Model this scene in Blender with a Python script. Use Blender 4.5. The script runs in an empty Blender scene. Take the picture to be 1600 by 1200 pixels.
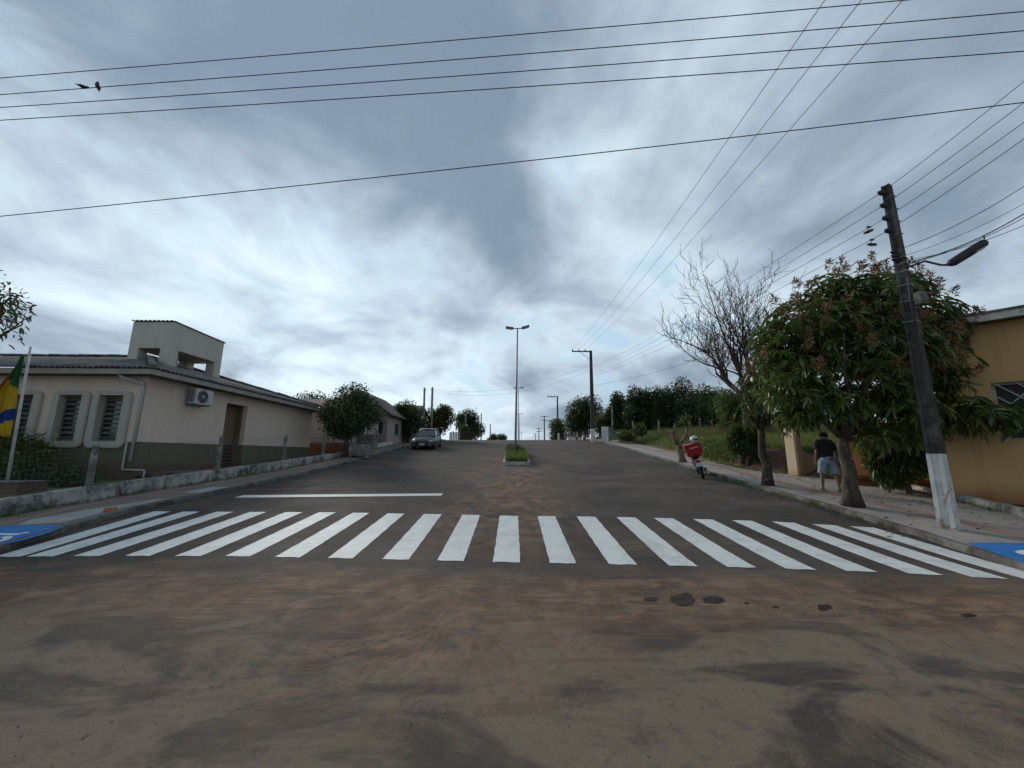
import bpy, bmesh, math, random
import numpy as np
from mathutils import Vector, Matrix
R = math.radians
SC = bpy.context.scene
COL = SC.collection

# ------------------------------------------------------------------ camera
FPX = 600.0; TH = R(10.3); RO = R(0.4); CH = 1.68
cam = bpy.data.cameras.new('camera'); camo = bpy.data.objects.new('camera', cam); COL.objects.link(camo)
cam.sensor_width = 36; cam.lens = FPX / 1600 * 36; cam.clip_start = .05; cam.clip_end = 3000
_F = Vector((0, math.cos(TH), math.sin(TH))); _U = Vector((0, -math.sin(TH), math.cos(TH))); _X = Vector((1, 0, 0))
_r = _X * math.cos(RO) + _U * math.sin(RO); _u = -_X * math.sin(RO) + _U * math.cos(RO)
camo.matrix_world = Matrix(((_r.x, _u.x, -_F.x, 0), (_r.y, _u.y, -_F.y, 0), (_r.z, _u.z, -_F.z, CH), (0, 0, 0, 1)))
SC.camera = camo

# ------------------------------------------------------------------ sky, sun, exposure
SC.view_settings.view_transform = 'Standard'; SC.view_settings.look = 'None'
SC.view_settings.gamma = 1; SC.view_settings.exposure = 0.8; SC.view_settings.use_curve_mapping = False
SUN_AZ = R(-33); SUN_EL = R(20)          # azimuth from the view axis, negative = left
SUN = Vector((math.sin(SUN_AZ) * math.cos(SUN_EL), math.cos(SUN_AZ) * math.cos(SUN_EL), math.sin(SUN_EL)))
W = bpy.data.worlds.new('World'); SC.world = W; W.use_nodes = True


class NT:
    """small node helper"""
    def __init__(s, tree): s.t = tree; s.N = tree.nodes; s.L = tree.links
    def n(s, typ, _o=0, **kw):
        nd = s.N.new(typ); ins = kw.pop('ins', {})
        for k, v in kw.items(): setattr(nd, k, v)
        for k, v in ins.items():
            if isinstance(v, bpy.types.NodeSocket): s.L.new(v, nd.inputs[k])
            elif isinstance(v, bpy.types.Node): s.L.new(v.outputs[0], nd.inputs[k])
            else: nd.inputs[k].default_value = v
        return nd.outputs[_o]
    def m(s, op, a, b=0.0, c=0.0, clamp=False):
        return s.n('ShaderNodeMath', operation=op, use_clamp=clamp, ins={0: a, 1: b, 2: c})
    def v(s, op, a, b=(0, 0, 0)):
        return s.n('ShaderNodeVectorMath', _o=(1 if op in ('DOT_PRODUCT', 'LENGTH', 'DISTANCE') else 0), operation=op, ins={0: a, 1: b})
    def mix(s, f, a, b, typ='MIX'):
        nd = s.N.new('ShaderNodeMix'); nd.data_type = 'RGBA'; nd.blend_type = typ
        for i, val in ((0, f), (6, a), (7, b)):
            if isinstance(val, bpy.types.NodeSocket): s.L.new(val, nd.inputs[i])
            elif i == 0: nd.inputs[0].default_value = val
            else: nd.inputs[i].default_value = tuple(val) + ((1,) if len(val) == 3 else ())
        return nd.outputs[2]
    def ramp(s, x, lo, hi, a=0.0, b=1.0, smooth=True):
        return s.n('ShaderNodeMapRange', interpolation_type='SMOOTHSTEP' if smooth else 'LINEAR', ins={0: x, 1: lo, 2: hi, 3: a, 4: b})
    def noise(s, vec, scale, detail=5.0, rough=.55, dist=0.0, o=0):
        return s.n('ShaderNodeTexNoise', _o=o, ins={'Vector': vec, 'Scale': scale, 'Detail': detail, 'Roughness': rough, 'Distortion': dist})
    def xyz(s, vec): nd = s.N.new('ShaderNodeSeparateXYZ'); s.L.new(vec, nd.inputs[0]); return nd.outputs
    def comb(s, x, y, z=0.0): return s.n('ShaderNodeCombineXYZ', ins={0: x, 1: y, 2: z})
    def mapp(s, vec, loc=(0, 0, 0), rot=(0, 0, 0), sc=(1, 1, 1)):
        return s.n('ShaderNodeMapping', ins={0: vec, 1: loc, 2: rot, 3: sc})


t = NT(W.node_tree); W.node_tree.nodes.clear()
gen = t.n('ShaderNodeTexCoord', _o=0)
d3 = t.v('NORMALIZE', gen)
sx, sy, sz = t.xyz(d3)
den = t.m('ADD', t.m('MAXIMUM', sz, 0.0), 0.30)
cp = t.comb(t.m('DIVIDE', sx, den), t.m('DIVIDE', sy, den))            # flat cloud deck seen in perspective
wn = t.noise(cp, .9, 2, .5, 0, o=1)
warp = t.n('ShaderNodeVectorMath', operation='MULTIPLY_ADD', ins={0: wn, 1: (.42, .42, .42), 2: cp})
streak = t.mapp(warp, rot=(0, 0, R(38)), sc=(1.0, .52, 1))
n_big = t.noise(t.mapp(warp, loc=(9.4, -4.1, 0)), .85, 4, .5, .1)
n_str = t.noise(streak, 1.9, 6, .56, .15)
n_puf = t.noise(t.mapp(warp, loc=(-6.1, .7, 0)), 2.1, 9, .57, .30)
dens = t.m('ADD', t.m('MULTIPLY', n_big, .36), t.m('ADD', t.m('MULTIPLY', n_str, .20), t.m('MULTIPLY', n_puf, .44)))
sd = t.v('DOT_PRODUCT', d3, tuple(SUN))
glow = t.m('POWER', t.m('MAXIMUM', sd, 0.0), 6.0)
over = t.ramp(sz, .36, .62, -.03, .03)                                     # a heavier deck lies overhead
thin = t.m('ADD', t.m('SUBTRACT', dens, t.m('MULTIPLY', glow, .055)), over)
k_dark = t.ramp(thin, .315, .605)
c_bright = (.44, .522, .578); c_dark = (.122, .162, .214)
lit = t.mix(k_dark, c_bright, c_dark)
sky = t.n('ShaderNodeTexSky', sky_type='NISHITA', sun_disc=False, sun_elevation=SUN_EL, sun_rotation=SUN_AZ, air_density=1.0, dust_density=2.0)
blue = t.mix(1.0, sky, (.09, .09, .09), 'MULTIPLY')
blue = t.mix(.95, blue, (.215, .335, .42))
k_gap = t.m('MULTIPLY', t.ramp(n_puf, .47, .36), t.ramp(n_str, .56, .42))
allc = t.mix(t.m('MULTIPLY', k_gap, .75), lit, blue)
bri = t.m('ADD', 1.05, t.m('MULTIPLY', glow, .16))
allc = t.mix(1.0, allc, t.comb(bri, bri, bri), 'MULTIPLY')
haze_k = t.ramp(sz, .13, -.02)
hb = t.m('ADD', .34, t.m('MULTIPLY', glow, .22))
allc = t.mix(t.m('MULTIPLY', haze_k, .5), allc, t.comb(t.m('MULTIPLY', hb, .92), hb, t.m('MULTIPLY', hb, 1.07)))
ten = t.mix(1.0, allc, (10, 10, 10), 'MULTIPLY')
bg = t.N.new('ShaderNodeBackground'); t.L.new(ten, bg.inputs[0]); bg.inputs[1].default_value = 0.1
wo = t.N.new('ShaderNodeOutputWorld'); t.L.new(bg.outputs[0], wo.inputs[0])

sl = bpy.data.lights.new('sun', 'SUN'); sl.energy = 1.5; sl.angle = R(14); sl.color = (1.0, .94, .86)
slo = bpy.data.objects.new('sun', sl); COL.objects.link(slo)
slo.rotation_euler = (-SUN).to_track_quat('-Z', 'Y').to_euler()

# ------------------------------------------------------------------ picture rays and terrain heights (metres)
def ray(px, py):
    a = (px - 800) / FPX; b = (600 - py) / FPX
    d = _F + _r * a + _u * b
    return d
def at(px, py, Y):
    d = ray(px, py); d = d * (Y / d.y); return Vector((d.x, d.y, d.z + CH))
def _seg(y, a, b, s0, s1):
    q = min(max(y, a), b) - a
    return s0 * q + (s1 - s0) * q * q / (2 * (b - a))
def P(y):
    return _seg(y, 4.3, 6.8, 0, .084) + _seg(y, 6.8, 40, .084, .084) + _seg(y, 40, 56, .084, -.02) + _seg(y, 56, 2000, -.02, -.02)
def G(x, y): return P(y) + .006 * max(-20, min(20, x))
def gp(px, py, dz=0.0):
    d = ray(px, py); q = .5
    while q < 150:
        p = d * q
        if p.z + CH < G(p.x, p.y) + dz: break
        q *= 1.002
    return Vector((p.x, p.y, G(p.x, p.y) + dz))
def lerp_line(pts):
    ys = [p[1] for p in pts]; xs = [p[0] for p in pts]
    return lambda y: float(np.interp(y, ys, xs))
KL = lerp_line([(-8.1, 4.5), (-8.2, 6.3), (-8.55, 7.6), (-8.85, 9.3), (-8.72, 10.6), (-8.48, 12.4), (-8.22, 15.5), (-8.25, 22), (-8.6, 32), (-8.9, 45), (-9, 80)])
KR = lerp_line([(7.1, 4.0), (7.3, 6.0), (7.55, 7.5), (7.75, 10), (7.8, 14), (8.15, 20), (8.8, 30), (9.2, 40), (9.5, 60), (9.7, 80)])
WL = lerp_line([(-10.8, 7), (-10.75, 9.6), (-10.5, 11.3), (-10.2, 12.7), (-9.75, 15), (-9.55, 19), (-9.6, 24), (-10.2, 32), (-10.6, 45), (-10.8, 80)])
IR = lerp_line([(10.7, 4), (10.9, 8.5), (11.35, 10), (11.8, 12.4), (11.3, 14.3), (10.1, 16.2), (10.0, 20), (10.7, 26), (11.3, 34), (11.4, 80)])
SW = .11
def sm(q): q = min(max(q, 0), 1); return q * q * (3 - 2 * q)
def T(x, y):
    g = G(x, y)
    if y < 6.5: return g - .07
    if x < WL(y) - .12:
        d = WL(y) - .12 - x
        yard = min(max(.62 + .035 * (y - 8), .55), 1.12) if y < 25 else 1.12 + (g + .25 - 1.12) * sm((y - 25) / 6)
        q = sm(d / .6)
        return (g + .06) * (1 - q) + yard * q
    if x > IR(y) + .05:
        d = x - IR(y)
        up = sm((y - 14.2) / 1.5)
        bank = .75 * sm(d / 1.6) + .055 * d
        if d > 24: bank = .75 + .055 * 24
        return g + .06 + up * bank
    return g - .07


# ------------------------------------------------------------------ builders
class MB:
    def __init__(s): s.v = []; s.f = []; s.mi = []; s.cur = 0
    def add(s, vs, fs):
        o = len(s.v); s.v += [tuple(v) for v in vs]; s.f += [tuple(i + o for i in f) for f in fs]; s.mi += [s.cur] * len(fs); return s
    def box(s, c, sz, rz=0.0, taper=1.0, bev=0.0, M=None):
        hx, hy, hz = sz[0] / 2, sz[1] / 2, sz[2] / 2
        mat = Matrix.Translation(Vector(c)) @ (M if M is not None else Matrix.Rotation(rz, 4, 'Z'))
        if bev <= 0:
            vs = []
            for z, k in ((-hz, 1), (hz, taper)):
                for x, y in ((-hx, -hy), (hx, -hy), (hx, hy), (-hx, hy)): vs.append(mat @ Vector((x * k, y * k, z)))
            return s.add(vs, [(3, 2, 1, 0), (4, 5, 6, 7), (0, 1, 5, 4), (1, 2, 6, 5), (2, 3, 7, 6), (3, 0, 4, 7)])
        bm = bmesh.new(); bmesh.ops.create_cube(bm, size=1)
        for v in bm.verts:
            k = taper if v.co.z > 0 else 1; v.co = Vector((v.co.x * sz[0] * k, v.co.y * sz[1] * k, v.co.z * sz[2]))
        bmesh.ops.bevel(bm, geom=bm.edges[:], offset=bev, segments=2, profile=.6, affect='EDGES')
        bm.verts.index_update()
        s.add([mat @ v.co for v in bm.verts], [[v.index for v in f.verts] for f in bm.faces]); bm.free(); return s
    def tube(s, pts, rad, n=8, cap=True, flat=1.0):
        pts = [Vector(p) for p in pts]
        if not hasattr(rad, '__len__'): rad = [rad] * len(pts)
        vs = []; fs = []; ref = None
        for i, p in enumerate(pts):
            d = (pts[min(i + 1, len(pts) - 1)] - pts[max(i - 1, 0)])
            d = d.normalized() if d.length > 1e-9 else Vector((0, 0, 1))
            if ref is None: ref = Vector((1, 0, 0)) if abs(d.x) < .9 else Vector((0, 1, 0))
            a = (ref - d * ref.dot(d)); a = a.normalized() if a.length > 1e-6 else d.orthogonal().normalized()
            b = d.cross(a); ref = a
            for k in range(n):
                w = 2 * math.pi * k / n; vs.append(p + (a * math.cos(w) + b * math.sin(w) * flat) * rad[i])
        for i in range(len(pts) - 1):
            for k in range(n):
                k2 = (k + 1) % n; fs.append((i * n + k, i * n + k2, (i + 1) * n + k2, (i + 1) * n + k))
        if cap: fs.append(tuple(range(n - 1, -1, -1))); fs.append(tuple((len(pts) - 1) * n + k for k in range(n)))
        return s.add(vs, fs)
    def lathe(s, prof, n=12, M=None):
        M = M or Matrix.Identity(4); vs = []; fs = []
        for r_, z in prof:
            for k in range(n):
                w = 2 * math.pi * k / n; vs.append(M @ Vector((r_ * math.cos(w), r_ * math.sin(w), z)))
        for i in range(len(prof) - 1):
            for k in range(n): k2 = (k + 1) % n; fs.append((i * n + k, i * n + k2, (i + 1) * n + k2, (i + 1) * n + k))
        fs.append(tuple(range(n - 1, -1, -1))); fs.append(tuple((len(prof) - 1) * n + k for k in range(n)))
        return s.add(vs, fs)
    def prism(s, poly, off):
        """poly: list of 3-D points (planar), off: extrusion vector"""
        n = len(poly); off = Vector(off); a = [Vector(p) for p in poly]; b = [p + off for p in a]
        return s.add(a + b, [tuple(range(n - 1, -1, -1)), tuple(range(n, 2 * n))] + [(i, (i + 1) % n, (i + 1) % n + n, i + n) for i in range(n)])
    def grid(s, nu, nv, fn):
        vs = [fn(i / (nu - 1), j / (nv - 1)) for j in range(nv) for i in range(nu)]
        return s.add(vs, [(j * nu + i, j * nu + i + 1, (j + 1) * nu + i + 1, (j + 1) * nu + i) for j in range(nv - 1) for i in range(nu - 1)])
    def build(s, name, mats, parent=None, smooth=False, world=True, loc=None, recalc=False):
        org = root_loc(parent) if (parent is not None and world) else (Vector(loc) if loc is not None else Vector((0, 0, 0)))
        me = bpy.data.meshes.new(name)
        me.from_pydata([(v[0] - org.x, v[1] - org.y, v[2] - org.z) for v in s.v], [], s.f)
        if not isinstance(mats, (list, tuple)): mats = [mats]
        for m_ in mats: me.materials.append(m_)
        if len(mats) > 1: me.polygons.foreach_set('material_index', s.mi)
        if recalc:
            bm = bmesh.new(); bm.from_mesh(me); bmesh.ops.recalc_face_normals(bm, faces=bm.faces[:]); bm.to_mesh(me); bm.free()
        if smooth: me.polygons.foreach_set('use_smooth', [True] * len(me.polygons))
        me.update()
        o = bpy.data.objects.new(name, me); COL.objects.link(o)
        if parent is not None: o.parent = parent
        elif loc is not None: o.location = loc
        return o
def root_loc(o):
    v = Vector((0, 0, 0))
    while o is not None: v += o.location; o = o.parent
    return v
def thing(name, label, cat, loc=(0, 0, 0), group=None, rz=0.0, rot=None):
    o = bpy.data.objects.new(name, None); COL.objects.link(o); o.location = loc; o.empty_display_size = .2
    o.rotation_euler = rot if rot is not None else (0, 0, rz)
    return tag(o, label, cat, group)
def tag(o, label, cat, group=None, kind=None):
    o['label'] = label; o['category'] = cat
    if group: o['group'] = group
    if kind: o['kind'] = kind
    return o
def struct(o, label, cat):
    return tag(o, label, cat, None, 'structure')
def copy_tree(o, parent=None):
    c = o.copy(); COL.objects.link(c); c.parent = parent
    for ch in list(o.children): copy_tree(ch, c)
    return c
def mesh_np(name, V, Fq, mat, parent=None, smooth=False, org=None):
    """fast quads/tris from numpy"""
    org = root_loc(parent) if parent is not None else Vector(org or (0, 0, 0))
    V = np.asarray(V, dtype=np.float32) - np.array(org, dtype=np.float32); k = Fq.shape[1]
    me = bpy.data.meshes.new(name); me.vertices.add(len(V)); me.vertices.foreach_set('co', V.ravel())
    me.loops.add(Fq.size); me.loops.foreach_set('vertex_index', Fq.ravel().astype(np.int32))
    me.polygons.add(len(Fq)); me.polygons.foreach_set('loop_start', np.arange(0, Fq.size, k, dtype=np.int32))
    me.polygons.foreach_set('loop_total', np.full(len(Fq), k, dtype=np.int32))
    if smooth: me.polygons.foreach_set('use_smooth', [True] * len(Fq))
    me.materials.append(mat); me.update(calc_edges=True)
    o = bpy.data.objects.new(name, me); COL.objects.link(o)
    if parent is not None: o.parent = parent
    else: o.location = org
    return o


# ------------------------------------------------------------------ materials
def new_mat(name):
    m_ = bpy.data.materials.new(name); m_.use_nodes = True; m_.node_tree.nodes.clear(); return m_, NT(m_.node_tree)
def finish(t, col, rough=.8, bump=None, bdist=.01, metal=0.0, spec=.3, transl=None, emit=None, alpha=None):
    b = t.N.new('ShaderNodeBsdfPrincipled')
    for k, val in (('Base Color', col), ('Roughness', rough), ('Metallic', metal), ('Specular IOR Level', spec)):
        if isinstance(val, bpy.types.NodeSocket): t.L.new(val, b.inputs[k])
        elif k == 'Base Color': b.inputs[k].default_value = tuple(val) + (1,)
        else: b.inputs[k].default_value = val
    if bump is not None:
        bn = t.n('ShaderNodeBump', ins={'Height': bump, 'Distance': bdist, 'Strength': 1.0}); t.L.new(bn, b.inputs['Normal'])
    out = t.N.new('ShaderNodeOutputMaterial'); sh = b.outputs[0]
    if transl is not None:
        tr = t.N.new('ShaderNodeBsdfTranslucent')
        if isinstance(transl[1], bpy.types.NodeSocket): t.L.new(transl[1], tr.inputs[0])
        else: tr.inputs[0].default_value = tuple(transl[1]) + (1,)
        mx = t.N.new('ShaderNodeMixShader'); mx.inputs[0].default_value = transl[0]; t.L.new(sh, mx.inputs[1]); t.L.new(tr.outputs[0], mx.inputs[2]); sh = mx.outputs[0]
    t.L.new(sh, out.inputs[0])
def pos(t): return t.n('ShaderNodeNewGeometry', _o=0)
def pm(name, c1, c2, scale=4.0, rough=.8, bump=.004, bscale=None, c3=None, s3=.7, th3=(.52, .66), metal=0.0, spec=.3, sc=(1, 1, 1)):
    m_, t = new_mat(name); p = t.mapp(pos(t), sc=sc)
    a = t.noise(p, scale, 6, .6, .2); col = t.mix(t.ramp(a, .35, .66), c1, c2)
    if c3: b = t.noise(p, s3, 6, .65, .5); col = t.mix(t.ramp(b, *th3), col, c3)
    bm_ = t.noise(p, bscale or scale * 6, 5, .6)
    finish(t, col, t.ramp(a, .3, .7, rough - .06, min(rough + .08, 1), smooth=False), bm_ if bump else None, bump, metal, spec); return m_
def leafmat(name, c1, c2, c3=None, tr=.3, rough=.45, f3=.85):
    m_, t = new_mat(name)
    rnd = t.n('ShaderNodeNewGeometry', _o=8)
    col = t.mix(rnd, c1, c2)
    if c3: col = t.mix(t.m('GREATER_THAN', rnd, f3), col, c3)
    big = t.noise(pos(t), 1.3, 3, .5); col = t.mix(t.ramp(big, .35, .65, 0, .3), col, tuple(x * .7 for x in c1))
    finish(t, col, rough, None, spec=.35, transl=(tr, t.mix(.5, col, (.16, .2, .03)))); return m_

def asphalt():
    m_, t = new_mat('asphalt'); p = pos(t); x, y, z = t.xyz(p)
    # coarse and fine aggregate
    fine = t.noise(p, 160, 3, .7); grit = t.noise(p, 45, 4, .7)
    base = t.mix(t.ramp(t.noise(p, .45, 6, .62, .6), .38, .64), (.066, .057, .050), (.104, .088, .074))
    # pale dust skin on the crossing street, in patches with ragged edges
    near = t.ramp(y, 6.4, 4.2)
    dn = t.noise(t.mapp(p, rot=(0, 0, R(28)), sc=(1, 1.9, 1)), .55, 8, .62, .7)
    dust = t.m('MULTIPLY', t.ramp(dn, .42, .54), near)
    base = t.mix(t.m('MULTIPLY', dust, .85), base, (.222, .170, .121))
    wear = t.ramp(t.noise(t.mapp(p, loc=(3, 7, 0), rot=(0, 0, R(-20)), sc=(1, 1.5, 1)), 1.1, 8, .66, .8), .57, .63)
    base = t.mix(t.m('MULTIPLY', t.m('MULTIPLY', wear, near), .18), base, (.10, .08, .064))
    lt_ = t.noise(t.mapp(p, loc=(5, 1, 0), rot=(0, 0, R(-27)), sc=(.30, 2.0, 1)), 1.25, 7, .68, 1.1)
    base = t.mix(t.m('MULTIPLY', t.m('MULTIPLY', t.ramp(lt_, .545, .615), near), .38), base, (.10, .073, .055))
    lt2 = t.noise(t.mapp(p, loc=(1, 9, 0), rot=(0, 0, R(24)), sc=(.28, 2.3, 1)), 1.0, 7, .68, 1.0)
    base = t.mix(t.m('MULTIPLY', t.m('MULTIPLY', t.ramp(lt2, .56, .63), near), .55), base, (.19, .13, .092))
    # fan of swept dirt spreading from one spot
    cx, cy = -.75, 4.15
    dx = t.m('SUBTRACT', x, cx); dy = t.m('SUBTRACT', y, cy)
    ang = t.m('ARCTAN2', dy, dx); rad = t.m('SQRT', t.m('ADD', t.m('MULTIPLY', dx, dx), t.m('MULTIPLY', t.m('MULTIPLY', dy, dy), 2.2)))
    sw = t.noise(t.comb(t.m('MULTIPLY', t.m('ADD', ang, t.m('ADD', t.m('MULTIPLY', rad, .22), t.m('MULTIPLY', dn, .5))), 2.6), t.m('MULTIPLY', rad, .9), 0.0), 1.8, 6, .58, .8)
    fan = t.m('MULTIPLY', t.ramp(sw, .38, .62), t.ramp(t.m('ADD', rad, t.m('MULTIPLY', t.m('SUBTRACT', dn, .5), 3.5)), 3.0, .4))
    # dirt drifted along the gutter line of the crossing street
    gl = t.m('ABSOLUTE', t.m('SUBTRACT', y, t.m('ADD', 4.95, t.m('ADD', t.m('MULTIPLY', x, -.05), t.m('MULTIPLY', t.m('SUBTRACT', t.noise(t.comb(x, 0.0, 0.0), .45, 3, .5), .5), 1.2)))))
    gn = t.noise(t.mapp(p, rot=(0, 0, R(-4)), sc=(.55, 2.6, 1)), 1.5, 8, .65, .9)
    gut = t.m('MULTIPLY', t.ramp(t.m('SUBTRACT', gl, t.m('MULTIPLY', gn, 1.1)), .70, -.35), t.ramp(gn, .33, .58))
    # dirt on the centre line between the crossing and the island, and long streaks dragged downhill
    cl = t.m('ABSOLUTE', t.m('SUBTRACT', x, t.m('ADD', t.m('MULTIPLY', y, .02), -.3)))
    cn = t.noise(t.mapp(p, sc=(1.3, .8, 1)), 1.2, 8, .66, 1.2)
    cen = t.m('MULTIPLY', t.m('MULTIPLY', t.ramp(t.m('SUBTRACT', cl, t.m('MULTIPLY', cn, 3.2)), 1.0, -1.6), t.ramp(cn, .36, .54)), t.m('MULTIPLY', t.ramp(y, 5.5, 8.0), t.ramp(y, 30, 17)))
    st = t.noise(t.mapp(p, rot=(0, 0, R(-42)), sc=(.35, 2.4, 1)), .42, 7, .66, 1.6)
    stk = t.m('MULTIPLY', t.ramp(st, .54, .66), t.ramp(y, 9, 16))
    st2 = t.noise(t.mapp(p, loc=(9, 2, 0), rot=(0, 0, R(12)), sc=(.5, 1.8, 1)), .5, 7, .66, 1.2)
    stl = t.m('MULTIPLY', t.ramp(st2, .52, .66), .55)
    fdk = t.m('MULTIPLY', t.ramp(sw, .42, .34), t.ramp(rad, 3.0, .6)); base = t.mix(t.m('MULTIPLY', fdk, .55), base, (.07, .05, .036))
    dirt = t.m('MAXIMUM', t.m('MAXIMUM', t.m('MULTIPLY', fan, 1.0), gut), t.m('MAXIMUM', t.m('MULTIPLY', cen, 1.0), t.m('MAXIMUM', t.m('MULTIPLY', stk, .75), stl)))
    dcol = t.mix(t.ramp(t.noise(p, 2.3, 6, .6, .4), .4, .62), (.160, .090, .057), (.285, .178, .114))
    base = t.mix(t.m('MULTIPLY', dirt, .80), base, dcol)
    # dark damp line in the gutters
    base = t.mix(t.ramp(fine, .42, .72, 0, .55), base, (.035, .031, .028))
    base = t.mix(t.ramp(grit, .56, .74, 0, .45), base, (.23, .20, .17))
    blot = t.noise(p, 7, 6, .7, .6); base = t.mix(t.ramp(blot, .50, .66, 0, .35), base, (.055, .046, .04))
    ve = t.n('ShaderNodeTexVoronoi', feature='DISTANCE_TO_EDGE', ins={'Vector': t.n('ShaderNodeVectorMath', operation='MULTIPLY_ADD', ins={0: t.noise(p, 2.5, 4, .6, 0, o=1), 1: (.35, .35, .35), 2: p}), 'Scale': .75})
    crk = t.m('MULTIPLY', t.ramp(ve, .011, .003), t.ramp(t.noise(p, .5, 3, .5), .50, .58)); base = t.mix(t.m('MULTIPLY', crk, .12), base, (.02, .017, .015))
    spk = t.n('ShaderNodeTexVoronoi', ins={'Vector': p, 'Scale': 5.5}); base = t.mix(t.ramp(spk, .055, .03, 0, .8), base, (.035, .03, .027))
    hgt = t.m('ADD', t.m('MULTIPLY', fine, .35), t.m('ADD', t.m('MULTIPLY', grit, .4), t.m('MULTIPLY', dirt, t.m('MULTIPLY', gn, 1.2))))
    finish(t, base, t.ramp(dn, .3, .7, .85, .97), hgt, .012, spec=.10); return m_
def paint_mat(name, c, wearc=(.12, .11, .10), amt=.5):
    m_, t = new_mat(name); p = pos(t)
    a = t.noise(p, 2.2, 8, .70, .7); f = t.noise(p, 75, 4, .75); g = t.noise(p, 18, 6, .7, .4)
    sc_ = t.noise(t.mapp(p, rot=(0, 0, R(35)), sc=(.5, 9, 1)), 2.4, 6, .65, .8); s2 = t.noise(t.mapp(p, rot=(0, 0, R(-62)), sc=(.4, 11, 1)), 2.1, 6, .68, .6)
    col = t.mix(t.ramp(a, .38, .68, 0, .55), c, tuple(x * .66 for x in c))
    col = t.mix(t.ramp(g, .46, .70, 0, .40), col, tuple(x * q for x, q in zip(c, (.62, .58, .52))))
    col = t.mix(t.ramp(sc_, .57, .68, 0, .50), col, (.30, .24, .185)); col = t.mix(t.ramp(s2, .60, .70, 0, .40), col, (.26, .215, .17))
    chip = t.ramp(t.m('ADD', t.m('MULTIPLY', f, .45), t.m('ADD', t.m('MULTIPLY', a, .30), t.m('MULTIPLY', g, .25))), .575, .625, 0, amt)
    col = t.mix(chip, col, wearc)
    finish(t, col, .66, f, .006, spec=.3); return m_
def pave_mat(name, c1, c2, stain, joint=True):
    m_, t = new_mat(name); p = pos(t); x, y, z = t.xyz(p)
    a = t.noise(p, 1.6, 7, .65, .4); col = t.mix(t.ramp(a, .36, .66), c1, c2)
    b = t.noise(p, .5, 7, .68, .8); col = t.mix(t.ramp(b, .5, .68, 0, .75), col, stain)
    f = t.noise(p, 60, 4, .7); col = t.mix(t.ramp(f, .45, .8, 0, .3), col, tuple(v * .5 for v in c1))
    finish(t, col, .85, f, .004); return m_
def wall_mat(name, c, stain, low=None, zb=0.0, zh=.5, bump=.003):
    """plaster: faint mottling, dirty streaks; low = splash soil colour worked in at the foot"""
    m_, t = new_mat(name); p = pos(t); x, y, z = t.xyz(p)
    a = t.noise(p, .8, 6, .6, .3); col = t.mix(t.ramp(a, .35, .7, 0, .5), c, tuple(v * .86 for v in c))
    s_ = t.noise(t.mapp(p, sc=(4, 4, .3)), 1.0, 7, .66, .3); col = t.mix(t.ramp(s_, .52, .74, 0, .6), col, stain)
    if low:
        k = t.ramp(t.m('ADD', z, t.m('MULTIPLY', t.m('SUBTRACT', a, .5), .5)), zb + zh, zb); col = t.mix(t.m('MULTIPLY', k, .85), col, low)
    finish(t, col, .88, t.noise(p, 55, 4, .65), bump); return m_
def whitewash():
    m_, t = new_mat('whitewashed_concrete'); p = pos(t)
    a = t.noise(p, 1.7, 8, .7, .6); b = t.noise(t.mapp(p, sc=(1, 1, .5)), 6, 7, .7, .5)
    col = t.mix(t.ramp(t.m('ADD', t.m('MULTIPLY', a, .6), t.m('MULTIPLY', b, .4)), .43, .60), (.36, .36, .34), (.075, .07, .062))
    finish(t, col, .9, b, .012); return m_
def bark(name, c1, c2, patch=None):
    m_, t = new_mat(name); p = pos(t)
    a = t.noise(t.mapp(p, sc=(1, 1, .3)), 14, 7, .7, .5); col = t.mix(t.ramp(a, .36, .66), c1, c2)
    if patch: b = t.noise(p, 9, 6, .66, .5); col = t.mix(t.ramp(b, .60, .67, 0, .8), col, patch)
    finish(t, col, .92, a, .025); return m_
def glossy(name, c, rough=.25, metal=0.0, spec=.5, coat=False):
    m_, t = new_mat(name); a = t.noise(pos(t), 9, 5, .6)
    finish(t, t.mix(t.ramp(a, .35, .7, 0, .25), c, tuple(v * .7 for v in c)), t.ramp(a, .3, .7, rough, rough + .12), None, metal=metal, spec=spec); return m_

M_ASPH = asphalt()
M_WHITE = paint_mat('white_road_paint', (.70, .71, .68), amt=.75)
M_WORN = paint_mat('worn_white_paint', (.62, .66, .64), amt=.9)
M_BLUE = paint_mat('blue_pavement_paint', (.025, .19, .50), (.10, .14, .2), .35)
M_SYMB = paint_mat('white_symbol_paint', (.68, .74, .78), (.2, .3, .4), .2)
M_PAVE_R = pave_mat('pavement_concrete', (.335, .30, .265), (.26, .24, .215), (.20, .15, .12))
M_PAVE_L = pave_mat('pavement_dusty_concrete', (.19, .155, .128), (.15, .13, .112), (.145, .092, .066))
M_RED = pave_mat('tactile_red_strip', (.31, .195, .16), (.25, .165, .14), (.2, .16, .135))
M_KERB = pm('kerb_concrete', (.11, .102, .092), (.17, .16, .143), 5, .9, .01, c3=(.06, .055, .05), s3=1.4, th3=(.45, .6))
M_GUT = pm('gutter_tar', (.03, .028, .026), (.055, .05, .045), 4, .8, .006)
M_GROUND = pm('ground_soil_and_turf', (.07, .095, .026), (.11, .12, .036), 1.2, .95, .03, c3=(.13, .07, .045), s3=.5, th3=(.5, .64))
M_SOIL = pm('red_soil', (.11, .05, .033), (.07, .034, .024), 3, .95, .05)
M_BEIGE = wall_mat('beige_plaster', (.62, .505, .425), (.38, .30, .25))
M_OLIVE = wall_mat('olive_plaster_band', (.125, .116, .074), (.05, .05, .035), (.10, .07, .045), 1.1, .3)
M_TRIM = wall_mat('pale_window_surround', (.42, .385, .33), (.2, .19, .17))
M_TOWER = wall_mat('tower_plaster', (.49, .445, .385), (.25, .235, .21))
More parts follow.
